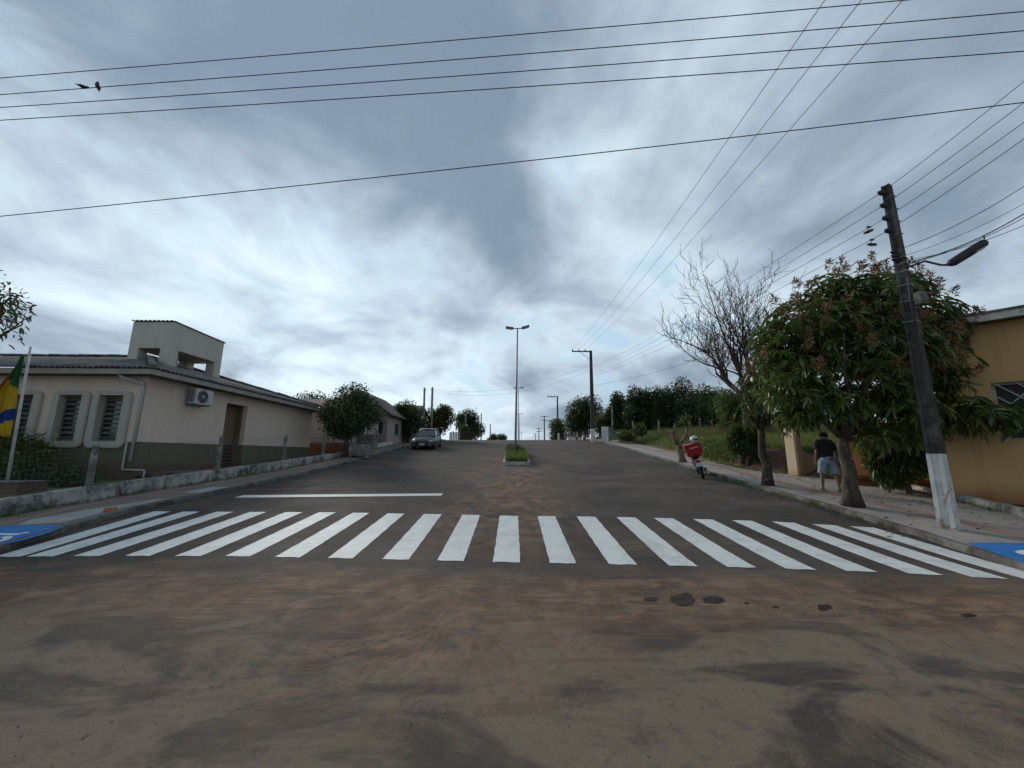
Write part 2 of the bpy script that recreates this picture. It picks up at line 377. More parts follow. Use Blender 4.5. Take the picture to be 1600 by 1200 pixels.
M_ROOF = pm('weathered_fibre_cement', (.20, .19, .18), (.12, .115, .108), 2.5, .9, .01, c3=(.055, .052, .048), s3=1.6, th3=(.48, .66))
M_FASC = pm('fascia_board', (.34, .315, .28), (.25, .235, .21), 3, .8, .003)
M_SOFF = pm('soffit_boards', (.16, .135, .11), (.12, .10, .085), 6, .85, .003)
M_DOORB = pm('brown_timber_door', (.19, .135, .092), (.15, .105, .072), 5, .6, .004, sc=(6, 6, .5))
M_DARKP = pm('dark_lower_panel', (.022, .018, .015), (.035, .028, .022), 6, .6, .003)
M_SHUT = pm('grey_green_louvre', (.15, .15, .118), (.11, .112, .088), 6, .55, .002)
M_PVC = pm('white_plastic_pipe', (.46, .45, .42), (.36, .35, .32), 5, .5, .001)
M_WASH = whitewash()
M_POST = pm('weathered_concrete_post', (.19, .18, .165), (.11, .105, .095), 7, .92, .012, c3=(.33, .32, .30), s3=3, th3=(.52, .62))
M_WIRE = pm('galvanised_wire', (.16, .16, .155), (.09, .085, .08), 9, .5, 0, metal=.5)
M_CABLE = pm('black_cable', (.018, .016, .02), (.03, .026, .032), 9, .6, 0)
M_POLE = pm('old_concrete_pole', (.065, .056, .05), (.035, .03, .028), 6, .92, .012, c3=(.10, .092, .085), s3=2.2, th3=(.54, .68))
M_POLEW = pm('limewashed_pole_base', (.60, .585, .56), (.46, .45, .43), 5, .9, .012, c3=(.30, .22, .13), s3=3.2, th3=(.55, .66))
M_STEEL = pm('galvanised_steel', (.20, .20, .20), (.14, .14, .14), 8, .5, 0, metal=.4)
M_DKMET = pm('dark_metal', (.025, .025, .026), (.045, .043, .042), 8, .5, 0)
M_GLASSD = glossy('dark_glass', (.018, .022, .024), .06, 0, .8)
M_LAMP = glossy('lamp_diffuser', (.42, .42, .40), .2)
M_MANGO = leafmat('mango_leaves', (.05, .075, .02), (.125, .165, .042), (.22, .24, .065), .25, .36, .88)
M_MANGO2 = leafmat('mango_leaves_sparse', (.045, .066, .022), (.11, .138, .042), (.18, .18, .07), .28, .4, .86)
M_FLOW = leafmat('mango_blossom', (.25, .115, .085), (.33, .17, .12), (.20, .14, .07), .2, .7, .7)
M_DKLEAF = leafmat('dark_evergreen_leaves', (.025, .041, .018), (.062, .09, .034), (.11, .135, .05), .18, .5, .88)
M_MIDLEAF = leafmat('mid_green_leaves', (.038, .066, .018), (.095, .132, .036), (.15, .17, .05), .3, .5, .85)
M_YEL = leafmat('yellow_green_leaves', (.045, .065, .012), (.11, .12, .03), (.16, .14, .05), .3, .5, .8)
M_FADE = leafmat('left_corner_leaves', (.02, .028, .014), (.045, .05, .028), (.09, .06, .05), .25, .5, .85)
M_GRASS = leafmat('grass_blades', (.07, .105, .02), (.15, .19, .042), (.19, .16, .07), .35, .6, .86)
M_DRY = leafmat('dry_grass_blades', (.13, .10, .045), (.20, .14, .075), (.10, .12, .03), .3, .7, .75)
M_BARKM = bark('mango_bark', (.085, .066, .05), (.035, .027, .021), (.36, .34, .30))
M_BARK = bark('grey_bark', (.12, .10, .085), (.05, .042, .035))
M_BARKP = bark('pale_pruned_bark', (.22, .165, .12), (.10, .07, .05))
M_TWIG = bark('bare_twig_bark', (.075, .058, .05), (.04, .031, .027))
M_ORANGE = wall_mat('orange_plaster', (.52, .325, .15), (.30, .17, .07), (.24, .085, .035), .55, .55)
M_ORANGE2 = wall_mat('bright_orange_plaster', (.62, .32, .12), (.44, .22, .09), (.33, .15, .07), .75, .35)
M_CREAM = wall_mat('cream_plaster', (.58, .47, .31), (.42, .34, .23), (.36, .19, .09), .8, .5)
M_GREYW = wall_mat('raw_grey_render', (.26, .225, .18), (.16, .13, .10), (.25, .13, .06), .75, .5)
M_BRICK = pm('terracotta_brick', (.27, .095, .05), (.20, .075, .045), 8, .9, .006)
M_STONE = pm('rubble_stone', (.26, .24, .21), (.15, .135, .115), 6, .92, .03, c3=(.09, .08, .065), s3=2.5)
print('materials ok')
# ================================================================== SETTING
def strip(x0f, x1f, ys, zf, nx=2):
    mb = MB()
    vs = []; 
    for y in ys:
        a, b = x0f(y), x1f(y)
        for i in range(nx): x = a + (b - a) * i / (nx - 1); vs.append((x, y, zf(x, y)))
    fs = [(j * nx + i, j * nx + i + 1, (j + 1) * nx + i + 1, (j + 1) * nx + i) for j in range(len(ys) - 1) for i in range(nx - 1)]
    return mb.add(vs, fs)
def frange(a, b, s): return list(np.arange(a, b + s * .5, s))

# ground: one sheet out to the horizon
gx = sorted(set([-900, -500, -250, -120, -70, -45] + [round(v, 2) for v in frange(-34, 40, .8)] + [60, 90, 150, 300, 500, 900]))
gy = sorted(set([-60, -20, 0] + [round(v, 2) for v in frange(3, 50, .8)] + [55, 60, 70, 85, 110, 150, 220, 350, 600, 1200]))
mb = MB(); vs = [(x, y, T(x, y) if y < 150 else P(150) - .07 - (y - 150) * .003) for y in gy for x in gx]; n = len(gx)
mb.add(vs, [(j * n + i, j * n + i + 1, (j + 1) * n + i + 1, (j + 1) * n + i) for j in range(len(gy) - 1) for i in range(n - 1)])
ground = struct(mb.build('ground', M_GROUND, smooth=True), 'soil and rough turf around the street', 'ground')

# carriageway: crossing street in front, then the avenue uphill
ys = frange(-14, 6.5, .5)
mb = MB()
mb.add([(x, y, G(x, y)) for y in frange(-14, 3.5, .5) for x in (-45, -20, -8, 0, 8, 20, 45)],
       [(j * 7 + i, j * 7 + i + 1, (j + 1) * 7 + i + 1, (j + 1) * 7 + i) for j in range(35) for i in range(6)])
y2 = frange(3.5, 6.5, .25)
mb.add([(x, y, G(x, y)) for y in y2 for x in (-45, -20, -8, 0, 8, 20, 45)],
       [(j * 7 + i, j * 7 + i + 1, (j + 1) * 7 + i + 1, (j + 1) * 7 + i) for j in range(len(y2) - 1) for i in range(6)])
y3 = frange(6.5, 10, .25) + frange(10.5, 60, .5) + [65, 72, 80, 100, 130, 160]
vs = [(x, y, G(x, y)) for y in y3 for x in [KL(y) - .2 + (KR(y) - KL(y) + .4) * i / 8 for i in range(9)]]
mb.add(vs, [(j * 9 + i, j * 9 + i + 1, (j + 1) * 9 + i + 1, (j + 1) * 9 + i) for j in range(len(y3) - 1) for i in range(8)])
road = struct(mb.build('road', M_ASPH, smooth=True), 'dusty asphalt street running uphill to the crest', 'road')

sw_y = frange(4.0, 12, .25) + frange(12.5, 60, .5) + [70, 80]
def sidewalk(name, kerb, inner, sgn, mat, label):
    mb = strip(lambda y: kerb(y) + sgn * .13, inner, sw_y, lambda x, y: G(x, y) + SW, 4)
    o = struct(mb.build(name, mat, smooth=True), label, 'pavement'); return o
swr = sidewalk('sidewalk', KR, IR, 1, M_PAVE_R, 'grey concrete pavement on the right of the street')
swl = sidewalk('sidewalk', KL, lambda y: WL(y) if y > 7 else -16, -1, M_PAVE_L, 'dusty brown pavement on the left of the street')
def kerb_obj(kerb, sgn, parent):
    rnd = random.Random(5); mb = MB(); vs = []
    for y in sw_y:
        x = kerb(y); z = G(x, y); w = rnd.uniform(-.012, .012)
        for dx, dz in ((0 + w, -.05), (w + .01, SW - .012), (.03 + w, SW + .008), (.135, SW + .006)): vs.append((x + sgn * dx, y, z + dz))
    mb.add(vs, [(j * 4 + i, j * 4 + i + 1, (j + 1) * 4 + i + 1, (j + 1) * 4 + i) for j in range(len(sw_y) - 1) for i in range(3)])
    return mb.build('kerb', M_KERB, parent)
kerb_obj(KR, 1, swr); kerb_obj(KL, -1, swl)
for kf, sgn, par, a, b in ((KR, 1, road, 6.2, 34), (KL, -1, road, 8.6, 34)):     # tarred gutter strips at the kerb foot
    rnd = random.Random(9); yy = frange(a, b, .25); wob = {y: (.30 if sgn > 0 else .16) + .12 * math.sin(y * 1.7) * math.sin(y * .6 + 1) + rnd.uniform(-.05, .05) for y in yy}
    strip(lambda y: kf(y) - sgn * max(.05, wob[y]), lambda y: kf(y) + sgn * .02, yy, lambda x, y: G(x, y) + .005, 2).build('gutter_strip', M_GUT, par)
# tactile strips
strip(lambda y: KR(y) + 1.25 + .25 * math.sin(y * .35), lambda y: KR(y) + 1.60 + .25 * math.sin(y * .35), frange(4, 42, .5), lambda x, y: G(x, y) + SW + .005).build('tactile_strip', M_RED, swr)
strip(lambda y: WL(y) + .38 + .25 * sm((10 - y) / 2), lambda y: WL(y) + .58 + .25 * sm((10 - y) / 2), frange(7.5, 30, .5), lambda x, y: G(x, y) + SW + .005).build('tactile_strip', M_RED, swl)
# cement patches on the left pavement
def flatpoly(name, pts, mat, parent, dz):
    c = Vector((sum(p[0] for p in pts) / len(pts), sum(p[1] for p in pts) / len(pts), 0)); vs = [(c.x, c.y, G(c.x, c.y) + dz)]
    m_ = [((p[0] + c.x) / 2, (p[1] + c.y) / 2) for p in pts]
    vs += [(x, y, G(x, y) + dz) for x, y in m_] + [(p[0], p[1], G(p[0], p[1]) + dz) for p in pts]; n = len(pts)
    fs = [(0, 1 + i, 1 + (i + 1) % n) for i in range(n)] + [(1 + i, 1 + n + i, 1 + n + (i + 1) % n, 1 + (i + 1) % n) for i in range(n)]
    return MB().add(vs, fs).build(name, mat, parent)
M_PALEC = pave_mat('fresh_cement_patch', (.33, .325, .31), (.27, .265, .25), (.2, .17, .14))
flatpoly('cement_patch', [(-8.95, 8.05), (-9.05, 9.2), (-8.9, 10.5), (-9.2, 10.3), (-9.65, 9.2), (-9.9, 8.3), (-9.6, 7.85)], M_PALEC, swl, SW + .004)
flatpoly('cement_patch', [(-8.62, 11.2), (-8.6, 12.2), (-9.2, 12.2), (-9.3, 11.3)], M_PALEC, swl, SW + .004)

# zebra stripes
NE = lerp_line([(6.42, -8.4), (6.48, -6.2), (6.47, -4.5), (6.39, -2.8), (6.2, 0), (6.1, 1.8), (5.97, 3.6), (5.79, 5.3), (5.45, 7.2)])
FE = lerp_line([(9.5, -8.5), (9.45, -7.5), (9.39, -4.1), (9.19, -1.33), (9.07, 0), (9.0, 1.9), (8.86, 3.56), (8.62, 5.5), (8.1, 7.4)])
X0 = [-8.12, -7.62, -6.92, -6.12, -5.31, -4.52, -3.71, -2.86, -1.99, -1.13, -.27, .59, 1.47, 2.34, 3.17, 3.98, 4.78, 5.57, 6.28, 6.9]
rnd = random.Random(3)
for i, x0 in enumerate(X0):
    wd = .405 + rnd.uniform(-.012, .012); sk = rnd.uniform(-.02, .02); fs_ = -.32 if i == 0 else (-.13 if i == 1 else 0)
    ny = 40; jit = [[rnd.uniform(-.003, .003) + .003 * math.sin(q * .9 + i) for q in range(ny)] for _ in range(2)]
    def fn(u, v, x0=x0):
        xn = x0 + wd * u; y = NE(xn) + (FE(xn) - NE(xn)) * v; x = xn + (sk + fs_) * v + (jit[0][int(round(v * (ny - 1)))] if u < .1 else jit[1][int(round(v * (ny - 1)))] if u > .9 else 0); y += (.012 * math.sin(u * 11 + x0 * 5) if v in (0, 1) else 0); return (x, y, G(x, y) + .006)
    MB().grid(4, ny, fn).build('crosswalk_stripe', M_WORN if i < 1 else M_WHITE, road)
a, b = gp(366, 778), gp(689, 775)
MB().grid(14, 2, lambda u, v: (lambda p: (p.x, p.y + v * .36, G(p.x, p.y + v * .36) + .006))(a.lerp(b, u))).build('stop_line', M_WHITE, road)

# blue wheelchair bays on the pavement corners
def poly_px(name, px, mat, parent, dz, sub=1):
    return flatpoly(name, [tuple(gp(*q, dz)[:2]) for q in px], mat, parent, dz)
poly_px('blue_ramp', [(-60, 826), (20, 821), (105, 821), (75, 833), (40, 843), (0, 852), (-60, 866)], M_BLUE, swl, SW + .007)
poly_px('blue_ramp', [(1510, 848), (1560, 848), (1640, 849), (1660, 905), (1600, 880), (1555, 864)], M_BLUE, swr, SW + .010)
def ribbon_px(name, px, w, mat, parent, dz):
    pts = [gp(*q, dz) for q in px]; mb = MB(); vs = []
    for i, p in enumerate(pts):
        d = (pts[min(i + 1, len(pts) - 1)] - pts[max(i - 1, 0)]); nrm = Vector((-d.y, d.x, 0)).normalized() * w / 2
        for s_ in (-1, 1): q = p + nrm * s_; vs.append((q.x, q.y, G(q.x, q.y) + dz))
    mb.add(vs, [(2 * i, 2 * i + 1, 2 * i + 3, 2 * i + 2) for i in range(len(pts) - 1)]); return mb.build(name, mat, parent)
ribbon_px('wheelchair_symbol', [(-40, 834), (0, 834.5), (30, 835), (38, 832.5), (45, 831.5)], .11, M_SYMB, swl, SW + .012)
ribbon_px('wheelchair_symbol', [(-30, 851), (-10, 848), (6, 844), (12, 841), (12, 839), (5, 838.5)], .11, M_SYMB, swl, SW + .016)
ribbon_px('wheelchair_symbol', [(1640, 872), (1615, 869), (1600, 866), (1594, 863.5), (1600, 861.5), (1620, 860)], .11, M_SYMB, swr, SW + .016)

# wet muddy holes
M_MUD, tt = new_mat('wet_mud'); finish(tt, tt.mix(tt.ramp(tt.noise(pos(tt), 9, 5, .6), .4, .6), (.022, .014, .010), (.04, .026, .018)), .75, spec=.2)
rnd = random.Random(11)
for cx_, cy_, rx, ry in ((1066, 937, 19, 10), (1112, 938, 17, 6), (1016, 936.5, 11, 3), (1287, 949.5, 11, 5), (1166, 943, 4, 1.6), (1513, 962, 12, 2.5), (1212, 949, 5, 1.5)):
    pts = []
    for k in range(16):
        w = 2 * math.pi * k / 16; q = 1 + rnd.uniform(-.22, .18); pts.append(tuple(gp(cx_ + rx * q * math.cos(w), cy_ + ry * q * math.sin(w))[:2]))
    flatpoly('mud_hole', pts, M_MUD, road, .005)

# ------------------------------------------------------------------ foliage helpers
def unit(v): return v / np.maximum(np.linalg.norm(v, axis=1, keepdims=True), 1e-9)
def leaves(name, C, D, L, Wd, mat, parent, rs, shape='lance', droop=.25):
    n = len(C); D = unit(D); L = np.broadcast_to(L, (n,)); Wd = np.broadcast_to(Wd, (n,))
    S = unit(np.cross(D, rs.normal(size=(n, 3)) * .6 + np.array([0, 0, 1.0]))); up = np.cross(S, D)
    dn = np.array([0, 0, -1.0]); L1 = L[:, None]; W1 = Wd[:, None]
    tip = C + D * L1 + dn * L1 * droop
    if shape == 'lance':
        a = C + D * L1 * .33 + dn * L1 * droop * .06 + up * W1 * .12; b = C + D * L1 * .70 + dn * L1 * droop * .42 + up * W1 * .12
        V = np.stack([C, a + S * W1 * .45, b + S * W1 * .40, tip, b - S * W1 * .40, a - S * W1 * .45], 1).reshape(-1, 3)
        o = np.arange(n)[:, None] * 6; Fq = np.concatenate([o + np.array([[0, 1, 2, 3]]), o + np.array([[0, 3, 4, 5]])], 0)
    else:
        a = C + D * L1 * .5 + dn * L1 * droop * .2
        V = np.stack([C, a + S * W1 * .5, tip, a - S * W1 * .5], 1).reshape(-1, 3)
        Fq = np.arange(n)[:, None] * 4 + np.array([[0, 1, 2, 3]])
    return mesh_np(name, V, Fq, mat, parent)
def blob_points(rs, blobs, n, shell=.55):
    """points inside ellipsoid lumps, denser towards the outside; blobs: (centre, radii)"""
    vol = np.array([b[1][0] * b[1][1] * b[1][2] for b in blobs]) ** .75; ks = rs.choice(len(blobs), n, p=vol / vol.sum())
    d = unit(rs.normal(size=(n, 3))); r = shell + (1 - shell) * rs.random(n) ** .8; r = np.where(rs.random(n) < .16, rs.random(n) * shell, r)
    r = r * (1 + .10 * rs.normal(size=n))
    c = np.array([b[0] for b in blobs])[ks]; q = np.array([b[1] for b in blobs])[ks]
    return c + d * q * r[:, None], d
def lumps(rs, c, rad, k, size=.5):
    """break one crown ellipsoid into k overlapping lumps"""
    out = [(tuple(c), tuple(v * .66 for v in rad))]
    for _ in range(k):
        d = unit(rs.normal(size=(1, 3)))[0]; s_ = size * (.65 + .6 * rs.random())
        out.append((tuple(np.array(c) + d * np.array(rad) * (1 - s_ * .75)), tuple(np.array(rad) * s_)))
    return out
def branch_set(rs, base, top, r0, spread, n, lean=.3):
    """trunk polyline plus n limbs; returns list of (pts, radii)"""
    base = np.array(base, float); top = np.array(top, float); out = []
    k = 7; pts = [base + (top - base) * i / (k - 1) + rs.normal(size=3) * np.array([1, 1, .2]) * r0 * .22 * (0 < i) for i in range(k)]
    out.append((pts, [r0 * (1.45 if i == 0 else 1.12 if i == 1 else 1 - .35 * i / k) for i in range(k)]))
    for j in range(n):
        w = 2 * math.pi * (j + rs.random() * .5) / n; d = np.array([math.cos(w) * spread[0], math.sin(w) * spread[1], spread[2] * (.5 + .6 * rs.random())])
        q = [top + d * s_ + np.array([0, 0, -.25 * spread[2] * s_ * (1 - s_)]) + rs.normal(size=3) * .04 for s_ in (0, .25, .5, .75, 1)]
        out.append((q, [r0 * v for v in (.58, .42, .30, .18, .08)]))
    return out
def tree(name, label, cat, base, trunk_top, r0, blobs, n, lsize, mats, seed, group=None, limbs=5, shape='diamond', droop=.3, spread=None, lw=.45, shell=.55):
    rs = np.random.RandomState(seed); th_ = thing(name, label, cat, base, group)
    c = np.mean([b[0] for b in blobs], 0); rad = np.max([b[1] for b in blobs], 0)
    spread = spread or (rad[0] * .8, rad[1] * .8, max(.3, (c[2] - trunk_top[2]) + rad[2] * .4))
    mb = MB()
    for pts, rr in branch_set(rs, base, trunk_top, r0, spread, limbs): mb.tube(pts, rr, 8)
    mb.build('trunk', mats[1], th_, smooth=True)
    C, d = blob_points(rs, blobs, n, shell)
    D = d * .8 + rs.normal(size=C.shape) * .6 + np.array([0, 0, -.15])
    ls = lsize * (.7 + .6 * rs.random(n))
    o = leaves('crown', C, D, ls, ls * lw, mats[0], th_, rs, shape, droop); o['kind'] = 'stuff'
    return th_
def grass(name, pts, h, w, mat, parent, rs, lean=.5):
    n = len(pts); pts = np.asarray(pts); hh = h * (.5 + .9 * rs.random(n)); a = rs.random(n) * 6.283
    S = np.stack([np.cos(a), np.sin(a), 0 * a], 1) * (w * (.6 + .8 * rs.random(n)))[:, None]
    ld = rs.normal(size=(n, 3)) * np.array([1, 1, 0]) * (lean * hh)[:, None]; tip = pts + ld * .6 + np.array([0, 0, 1.0]) * hh[:, None]
    mid = pts + ld * .15 + np.array([0, 0, .55]) * hh[:, None]
    V = np.stack([pts - S, pts + S, mid + S * .7, mid - S * .7, tip], 1).reshape(-1, 3); o = np.arange(n)[:, None] * 5
    Fq = np.concatenate([o + np.array([[0, 1, 2, 3]]), o + np.array([[3, 2, 4, 4]])], 0)
    # triangles on their own to stay clean
    V2 = V; q = mesh_np(name, V2, o + np.array([[0, 1, 2, 3]]), mat, parent) if False else None
    me_v = V2; F3 = np.concatenate([o + np.array([[0, 1, 2]]), o + np.array([[0, 2, 3]]), o + np.array([[3, 2, 4]])], 0)
    ob = mesh_np(name, me_v, F3, mat, parent); ob['kind'] = 'stuff'; return ob

# ------------------------------------------------------------------ median island and lamps
isl = thing('median_island', 'kerbed planting island with weeds in the middle of the street', 'island', (.25, 22.5, G(.25, 22.5)))
ix0, ix1, iy0, iy1 = -.42, .92, 19.05, 26.2
def kerb_box(xa, xb, ya, yb, h=.16):
    zf = lambda x, y: G(x, y); mb = MB(); c = [(xa, ya), (xb, ya), (xb, yb), (xa, yb)]; e = .015
    lo = [(x, y, zf(x, y) - .05) for x, y in c]; hi = [(x, y, zf(x, y) + h - .015) for x, y in c]; cx_, cy_ = (xa + xb) / 2, (ya + yb) / 2
    tp = [(x + (e if x < cx_ else -e), y + (e if y < cy_ else -e), zf(x, y) + h) for x, y in c]
    fs = [(8, 9, 10, 11)]
    for i in range(4): j = (i + 1) % 4; fs += [(i, j, 4 + j, 4 + i), (4 + i, 4 + j, 8 + j, 8 + i)]
    return mb.add(lo + hi + tp, fs)
M_KERBW = pm('pale_island_kerb', (.42, .40, .36), (.27, .255, .23), 5, .9, .01, c3=(.12, .11, .1), s3=2.5, th3=(.52, .66))
for k in range(4): kerb_box(ix0 + k * .335, ix0 + k * .335 + .33, iy0, iy0 + .13).build('kerb_stone', M_KERBW, isl)
for k in range(7):
    kerb_box(ix0, ix0 + .13, iy0 + .135 + k, iy0 + .135 + k + .99, .16 - .01 * (k % 2)).build('kerb_stone', M_KERBW, isl)
    kerb_box(ix1 - .13, ix1, iy0 + .135 + k, iy0 + .135 + k + .99, .16 - .012 * (k % 3)).build('kerb_stone', M_KERBW, isl)
strip(lambda y: ix0 + .12, lambda y: ix1 - .12, frange(iy0 + .1, iy1, .5), lambda x, y: G(x, y) + .11).build('soil', M_SOIL, isl)
rs = np.random.RandomState(4); n = 5200; q = rs.random((n, 2)); px_ = ix0 + .15 + q[:, 0] * (ix1 - ix0 - .3); py_ = iy0 + .18 + q[:, 1] * 6.6
grass('weeds', [(x, y, G(x, y) + .1) for x, y in zip(px_, py_)], .30, .012, M_GRASS, isl, rs, 1.0)
C, d = blob_points(rs, [((.1, 24.6, G(0, 24.6) + .35), (.45, .6, .38)), ((.5, 24.9, G(0, 24.6) + .32), (.35, .5, .34))], 900)
leaves('weeds', C, d + rs.normal(size=C.shape) * .5, .14, .06, M_DKLEAF, isl, rs, 'diamond')['kind'] = 'stuff'
def lamp_post(base, h, label, lean=0.0):
    th_ = thing('street_lamp', label, 'street lamp', base, 'twin headed lamps along the median')
    b = Vector(base); top = b + Vector((lean, 0, h)); mb = MB()
    mb.tube([b + Vector((0, 0, -.3)), b + Vector((0, 0, .9)), b.lerp(top, .5), top], [.075, .072, .058, .042], 10); mb.build('pole', M_STEEL, th_, smooth=True)
    MB().lathe([(.15, .0), (.15, .03), (.09, .05)], 12, Matrix.Translation(b)).build('base_plate', M_STEEL, th_)
    MB().tube([top + Vector((-.28, 0, .02)), top + Vector((0, 0, .03)), top + Vector((.28, 0, .05))], .03, 8).build('bracket', M_STEEL, th_, smooth=True)
    for s_, tz in ((-1, .0), (1, .10)):
        c = top + Vector((s_ * .50, 0, .07 + tz * .6)); Mr = Matrix.Rotation(-s_ * R(6) - (R(10) if s_ > 0 else 0), 4, 'Y')
        hd = MB().box(c, (.52, .27, .11), bev=.035, M=Mr).build('lamp_head', M_STEEL, th_, smooth=False)
        MB().box(c + Mr @ Vector((0, 0, -.065)), (.38, .2, .05), bev=.02, M=Mr).build('lens', M_LAMP, hd)
    return th_
lb = gp(805.5, 711, .12)
lamp_post((lb.x, lb.y, lb.z), at(810, 514, lb.y).z - lb.z, 'tall thin twin headed lamp post rising from the weedy island', .08)
for yy, xx, nm in ((55, .95, 'second twin headed lamp post, beyond the crest in line with the island'), (86, 1.75, 'third twin headed lamp post, small beyond the crest'), (140, 3.6, 'most distant twin headed lamp post beyond the crest')):
    lamp_post((xx, yy, G(xx, yy)), 7.6, nm)

# weeds along wall foot and kerbs, dead leaves blown against them
rs = np.random.RandomState(17); pts = []
for _ in range(420):
    y = 8 + rs.random() ** 1.4 * 22; c = WL(y) + .03 + abs(rs.normal()) * .05
    if rs.random() < .6: pts += [(c + rs.normal() * .03, y + rs.normal() * .05, G(c, y) + SW - .01) for _ in range(7)]
for _ in range(170):
    y = 8 + rs.random() ** 1.3 * 24; c = KR(y) - .03 - abs(rs.normal()) * .03; pts += [(c + rs.normal() * .02, y + rs.normal() * .04, G(c, y)) for _ in range(6)]
for _ in range(220):
    y = 9 + rs.random() * 10; c = IR(y) - .04 - abs(rs.normal()) * .06; pts += [(c + rs.normal() * .03, y + rs.normal() * .05, G(c, y) + SW - .01) for _ in range(7)]
g_ = grass('kerb_weeds', pts, .10, .006, M_GRASS, None, rs, .9); tag(g_, 'small weeds along the wall foot and pavement edges', 'weeds', kind='stuff')
M_LITTER = leafmat('dead_leaves', (.10, .06, .03), (.17, .11, .05), (.06, .04, .025), .05, .8, .8)
n = 520; yy = 7.5 + rs.random(n) * 9; xx = np.where(rs.random(n) < .45, np.array([KR(y) - abs(rs.normal()) * .22 for y in yy]), np.array([KR(y) + .2 + rs.random() * 2.8 for y in yy]))
C = np.array([(x, y, G(x, y) + (SW if x > KR(y) else 0) + .012) for x, y in zip(xx, yy)]); D = rs.normal(size=C.shape) * np.array([1, 1, .12])
o = leaves('fallen_leaves', C, D, .09 * (.5 + .9 * rs.random(n)), .03, M_LITTER, None, rs, 'diamond', .0); tag(o, 'scattered dead leaves on pavement and gutter under the mango tree', 'leaves', kind='stuff')

# loose grit on the near asphalt
rs = np.random.RandomState(27); n = 2600; yy = 1.8 + rs.random(n) ** .8 * 8; xx = (rs.random(n) - .5) * (5 + yy * 2.2)
sz_ = .0035 + .006 * rs.random(n) ** 3; a = unit(rs.normal(size=(n, 3))) * sz_[:, None]; b = unit(np.cross(a, rs.normal(size=(n, 3)))) * sz_[:, None] * .8; c = unit(np.cross(a, b)) * sz_[:, None] * .6
C = np.array([(x, y, G(x, y) + s_ * .5) for x, y, s_ in zip(xx, yy, sz_)]); V = np.stack([C + a, C - a, C + b, C - b, C + c, C - c], 1).reshape(-1, 3); o_ = np.arange(n)[:, None] * 6
Fq = np.concatenate([o_ + np.array([q]) for q in ([0, 2, 4], [2, 1, 4], [1, 3, 4], [3, 0, 4], [2, 0, 5], [1, 2, 5], [3, 1, 5], [0, 3, 5])], 0)
gr_ = mesh_np('road_grit', V, Fq, pm('grit_stone', (.10, .085, .07), (.22, .19, .155), 40, .9, 0)); tag(gr_, 'loose grit scattered over the near asphalt', 'grit', kind='stuff')
# ================================================================== LEFT BUILDING
BX, BY0, BY1, ZF, ZB, ZE = -12.05, 12.5, 23.2, 1.0, 1.98, 4.15      # road-side wall, front, back, foot, band top, eave underside
bld = thing('house', 'single storey beige building with olive base band and hipped corrugated roof', 'building', (BX - 4, 17.8, ZF))
XL = -25.0; WT = .22
wins = [(-13.46, -12.66), (-14.78, -14.02), (-16.35, -15.6), (-18.0, -17.3)]; WZ0, WZ1 = 1.98, 3.48
def wall_front(z0, z1, mat, name, proud=0.0):
    mb = MB(); y = BY0 - proud
    xs = sorted([v for w in wins for v in w]); segs = []
    cuts = [XL] + xs + [BX + proud]
    for i in range(0, len(cuts), 2): segs.append((cuts[i], cuts[i + 1]))
    for a, b in segs:
        za, zb = max(z0, WZ0), min(z1, WZ1)
        if zb > za: mb.box(((a + b) / 2, y + WT / 2, (za + zb) / 2), (b - a, WT, zb - za))
    for a, b in ((z0, min(z1, WZ0)), (max(z0, WZ1), z1)):
        if b > a: mb.box(((XL + BX + proud) / 2, y + WT / 2, (a + b) / 2), (BX + proud - XL, WT, b - a))
    return mb.build(name, mat, bld)
wall_front(ZB, ZE + .1, M_BEIGE, 'wall')
MB().box(((XL + BX) / 2, BY0 + .1 - .004, (ZF - .5 + ZB) / 2), (BX - XL + .008, .2, ZB - ZF + .5)).build('base_band', M_OLIVE, bld)
DY0, DY1, DZ1 = 16.15, 17.45, 3.72
mb = MB()
for a, b, z0, z1 in ((BY0 + WT, DY0, ZB, ZE + .1), (DY1, BY1, ZB, ZE + .1), (DY0, DY1, DZ1, ZE + .1)):
    mb.box((BX - WT / 2, (a + b) / 2, (z0 + z1) / 2), (WT, b - a, z1 - z0))
mb.build('wall', M_BEIGE, bld)
mb = MB()
for a, b in ((BY0 + .2, DY0), (DY1, BY1)): mb.box((BX - .1 + .004, (a + b) / 2, (ZF - .5 + ZB) / 2), (.2, b - a, ZB - ZF + .5))
mb.build('base_band', M_OLIVE, bld)
MB().box(((XL + BX) / 2, BY1 - .1, (ZF + ZE) / 2), (BX - XL - .5, .2, ZE - ZF)).build('wall', M_BEIGE, bld)
# recessed doorway
dr = MB().box((BX - .50, (DY0 + DY1) / 2, (1.98 + DZ1) / 2), (.05, DY1 - DY0, DZ1 - 1.98)).build('door', M_DOORB, bld)
MB().box((BX - .50, (DY0 + DY1) / 2, 1.46), (.05, DY1 - DY0, 1.03)).build('lower_panel', M_DARKP, dr)
for k in range(6): MB().box((BX - .47, (DY0 + DY1) / 2, 1.05 + k * .16), (.03, DY1 - DY0 - .1, .035)).build('slat', M_DOORB, dr)
MB().tube([(BX - .46, DY0 + .16, 2.0), (BX - .42, DY0 + .16, 2.02), (BX - .42, DY0 + .28, 2.02)], .014, 6).build('handle', M_STEEL, dr)
mb = MB(); mb.box((BX - .35, DY0 - .02, 2.4), (.30, .04, 2.9)); mb.box((BX - .35, DY1 + .02, 2.4), (.30, .04, 2.9)); mb.box((BX - .35, (DY0 + DY1) / 2, DZ1 + .03), (.30, DY1 - DY0, .06)); mb.build('door_reveal', M_DOORB, bld)
MB().box((BX - .2, (DY0 + DY1) / 2, .93), (.5, DY1 - DY0, .06)).build('door_step', M_KERB, bld)
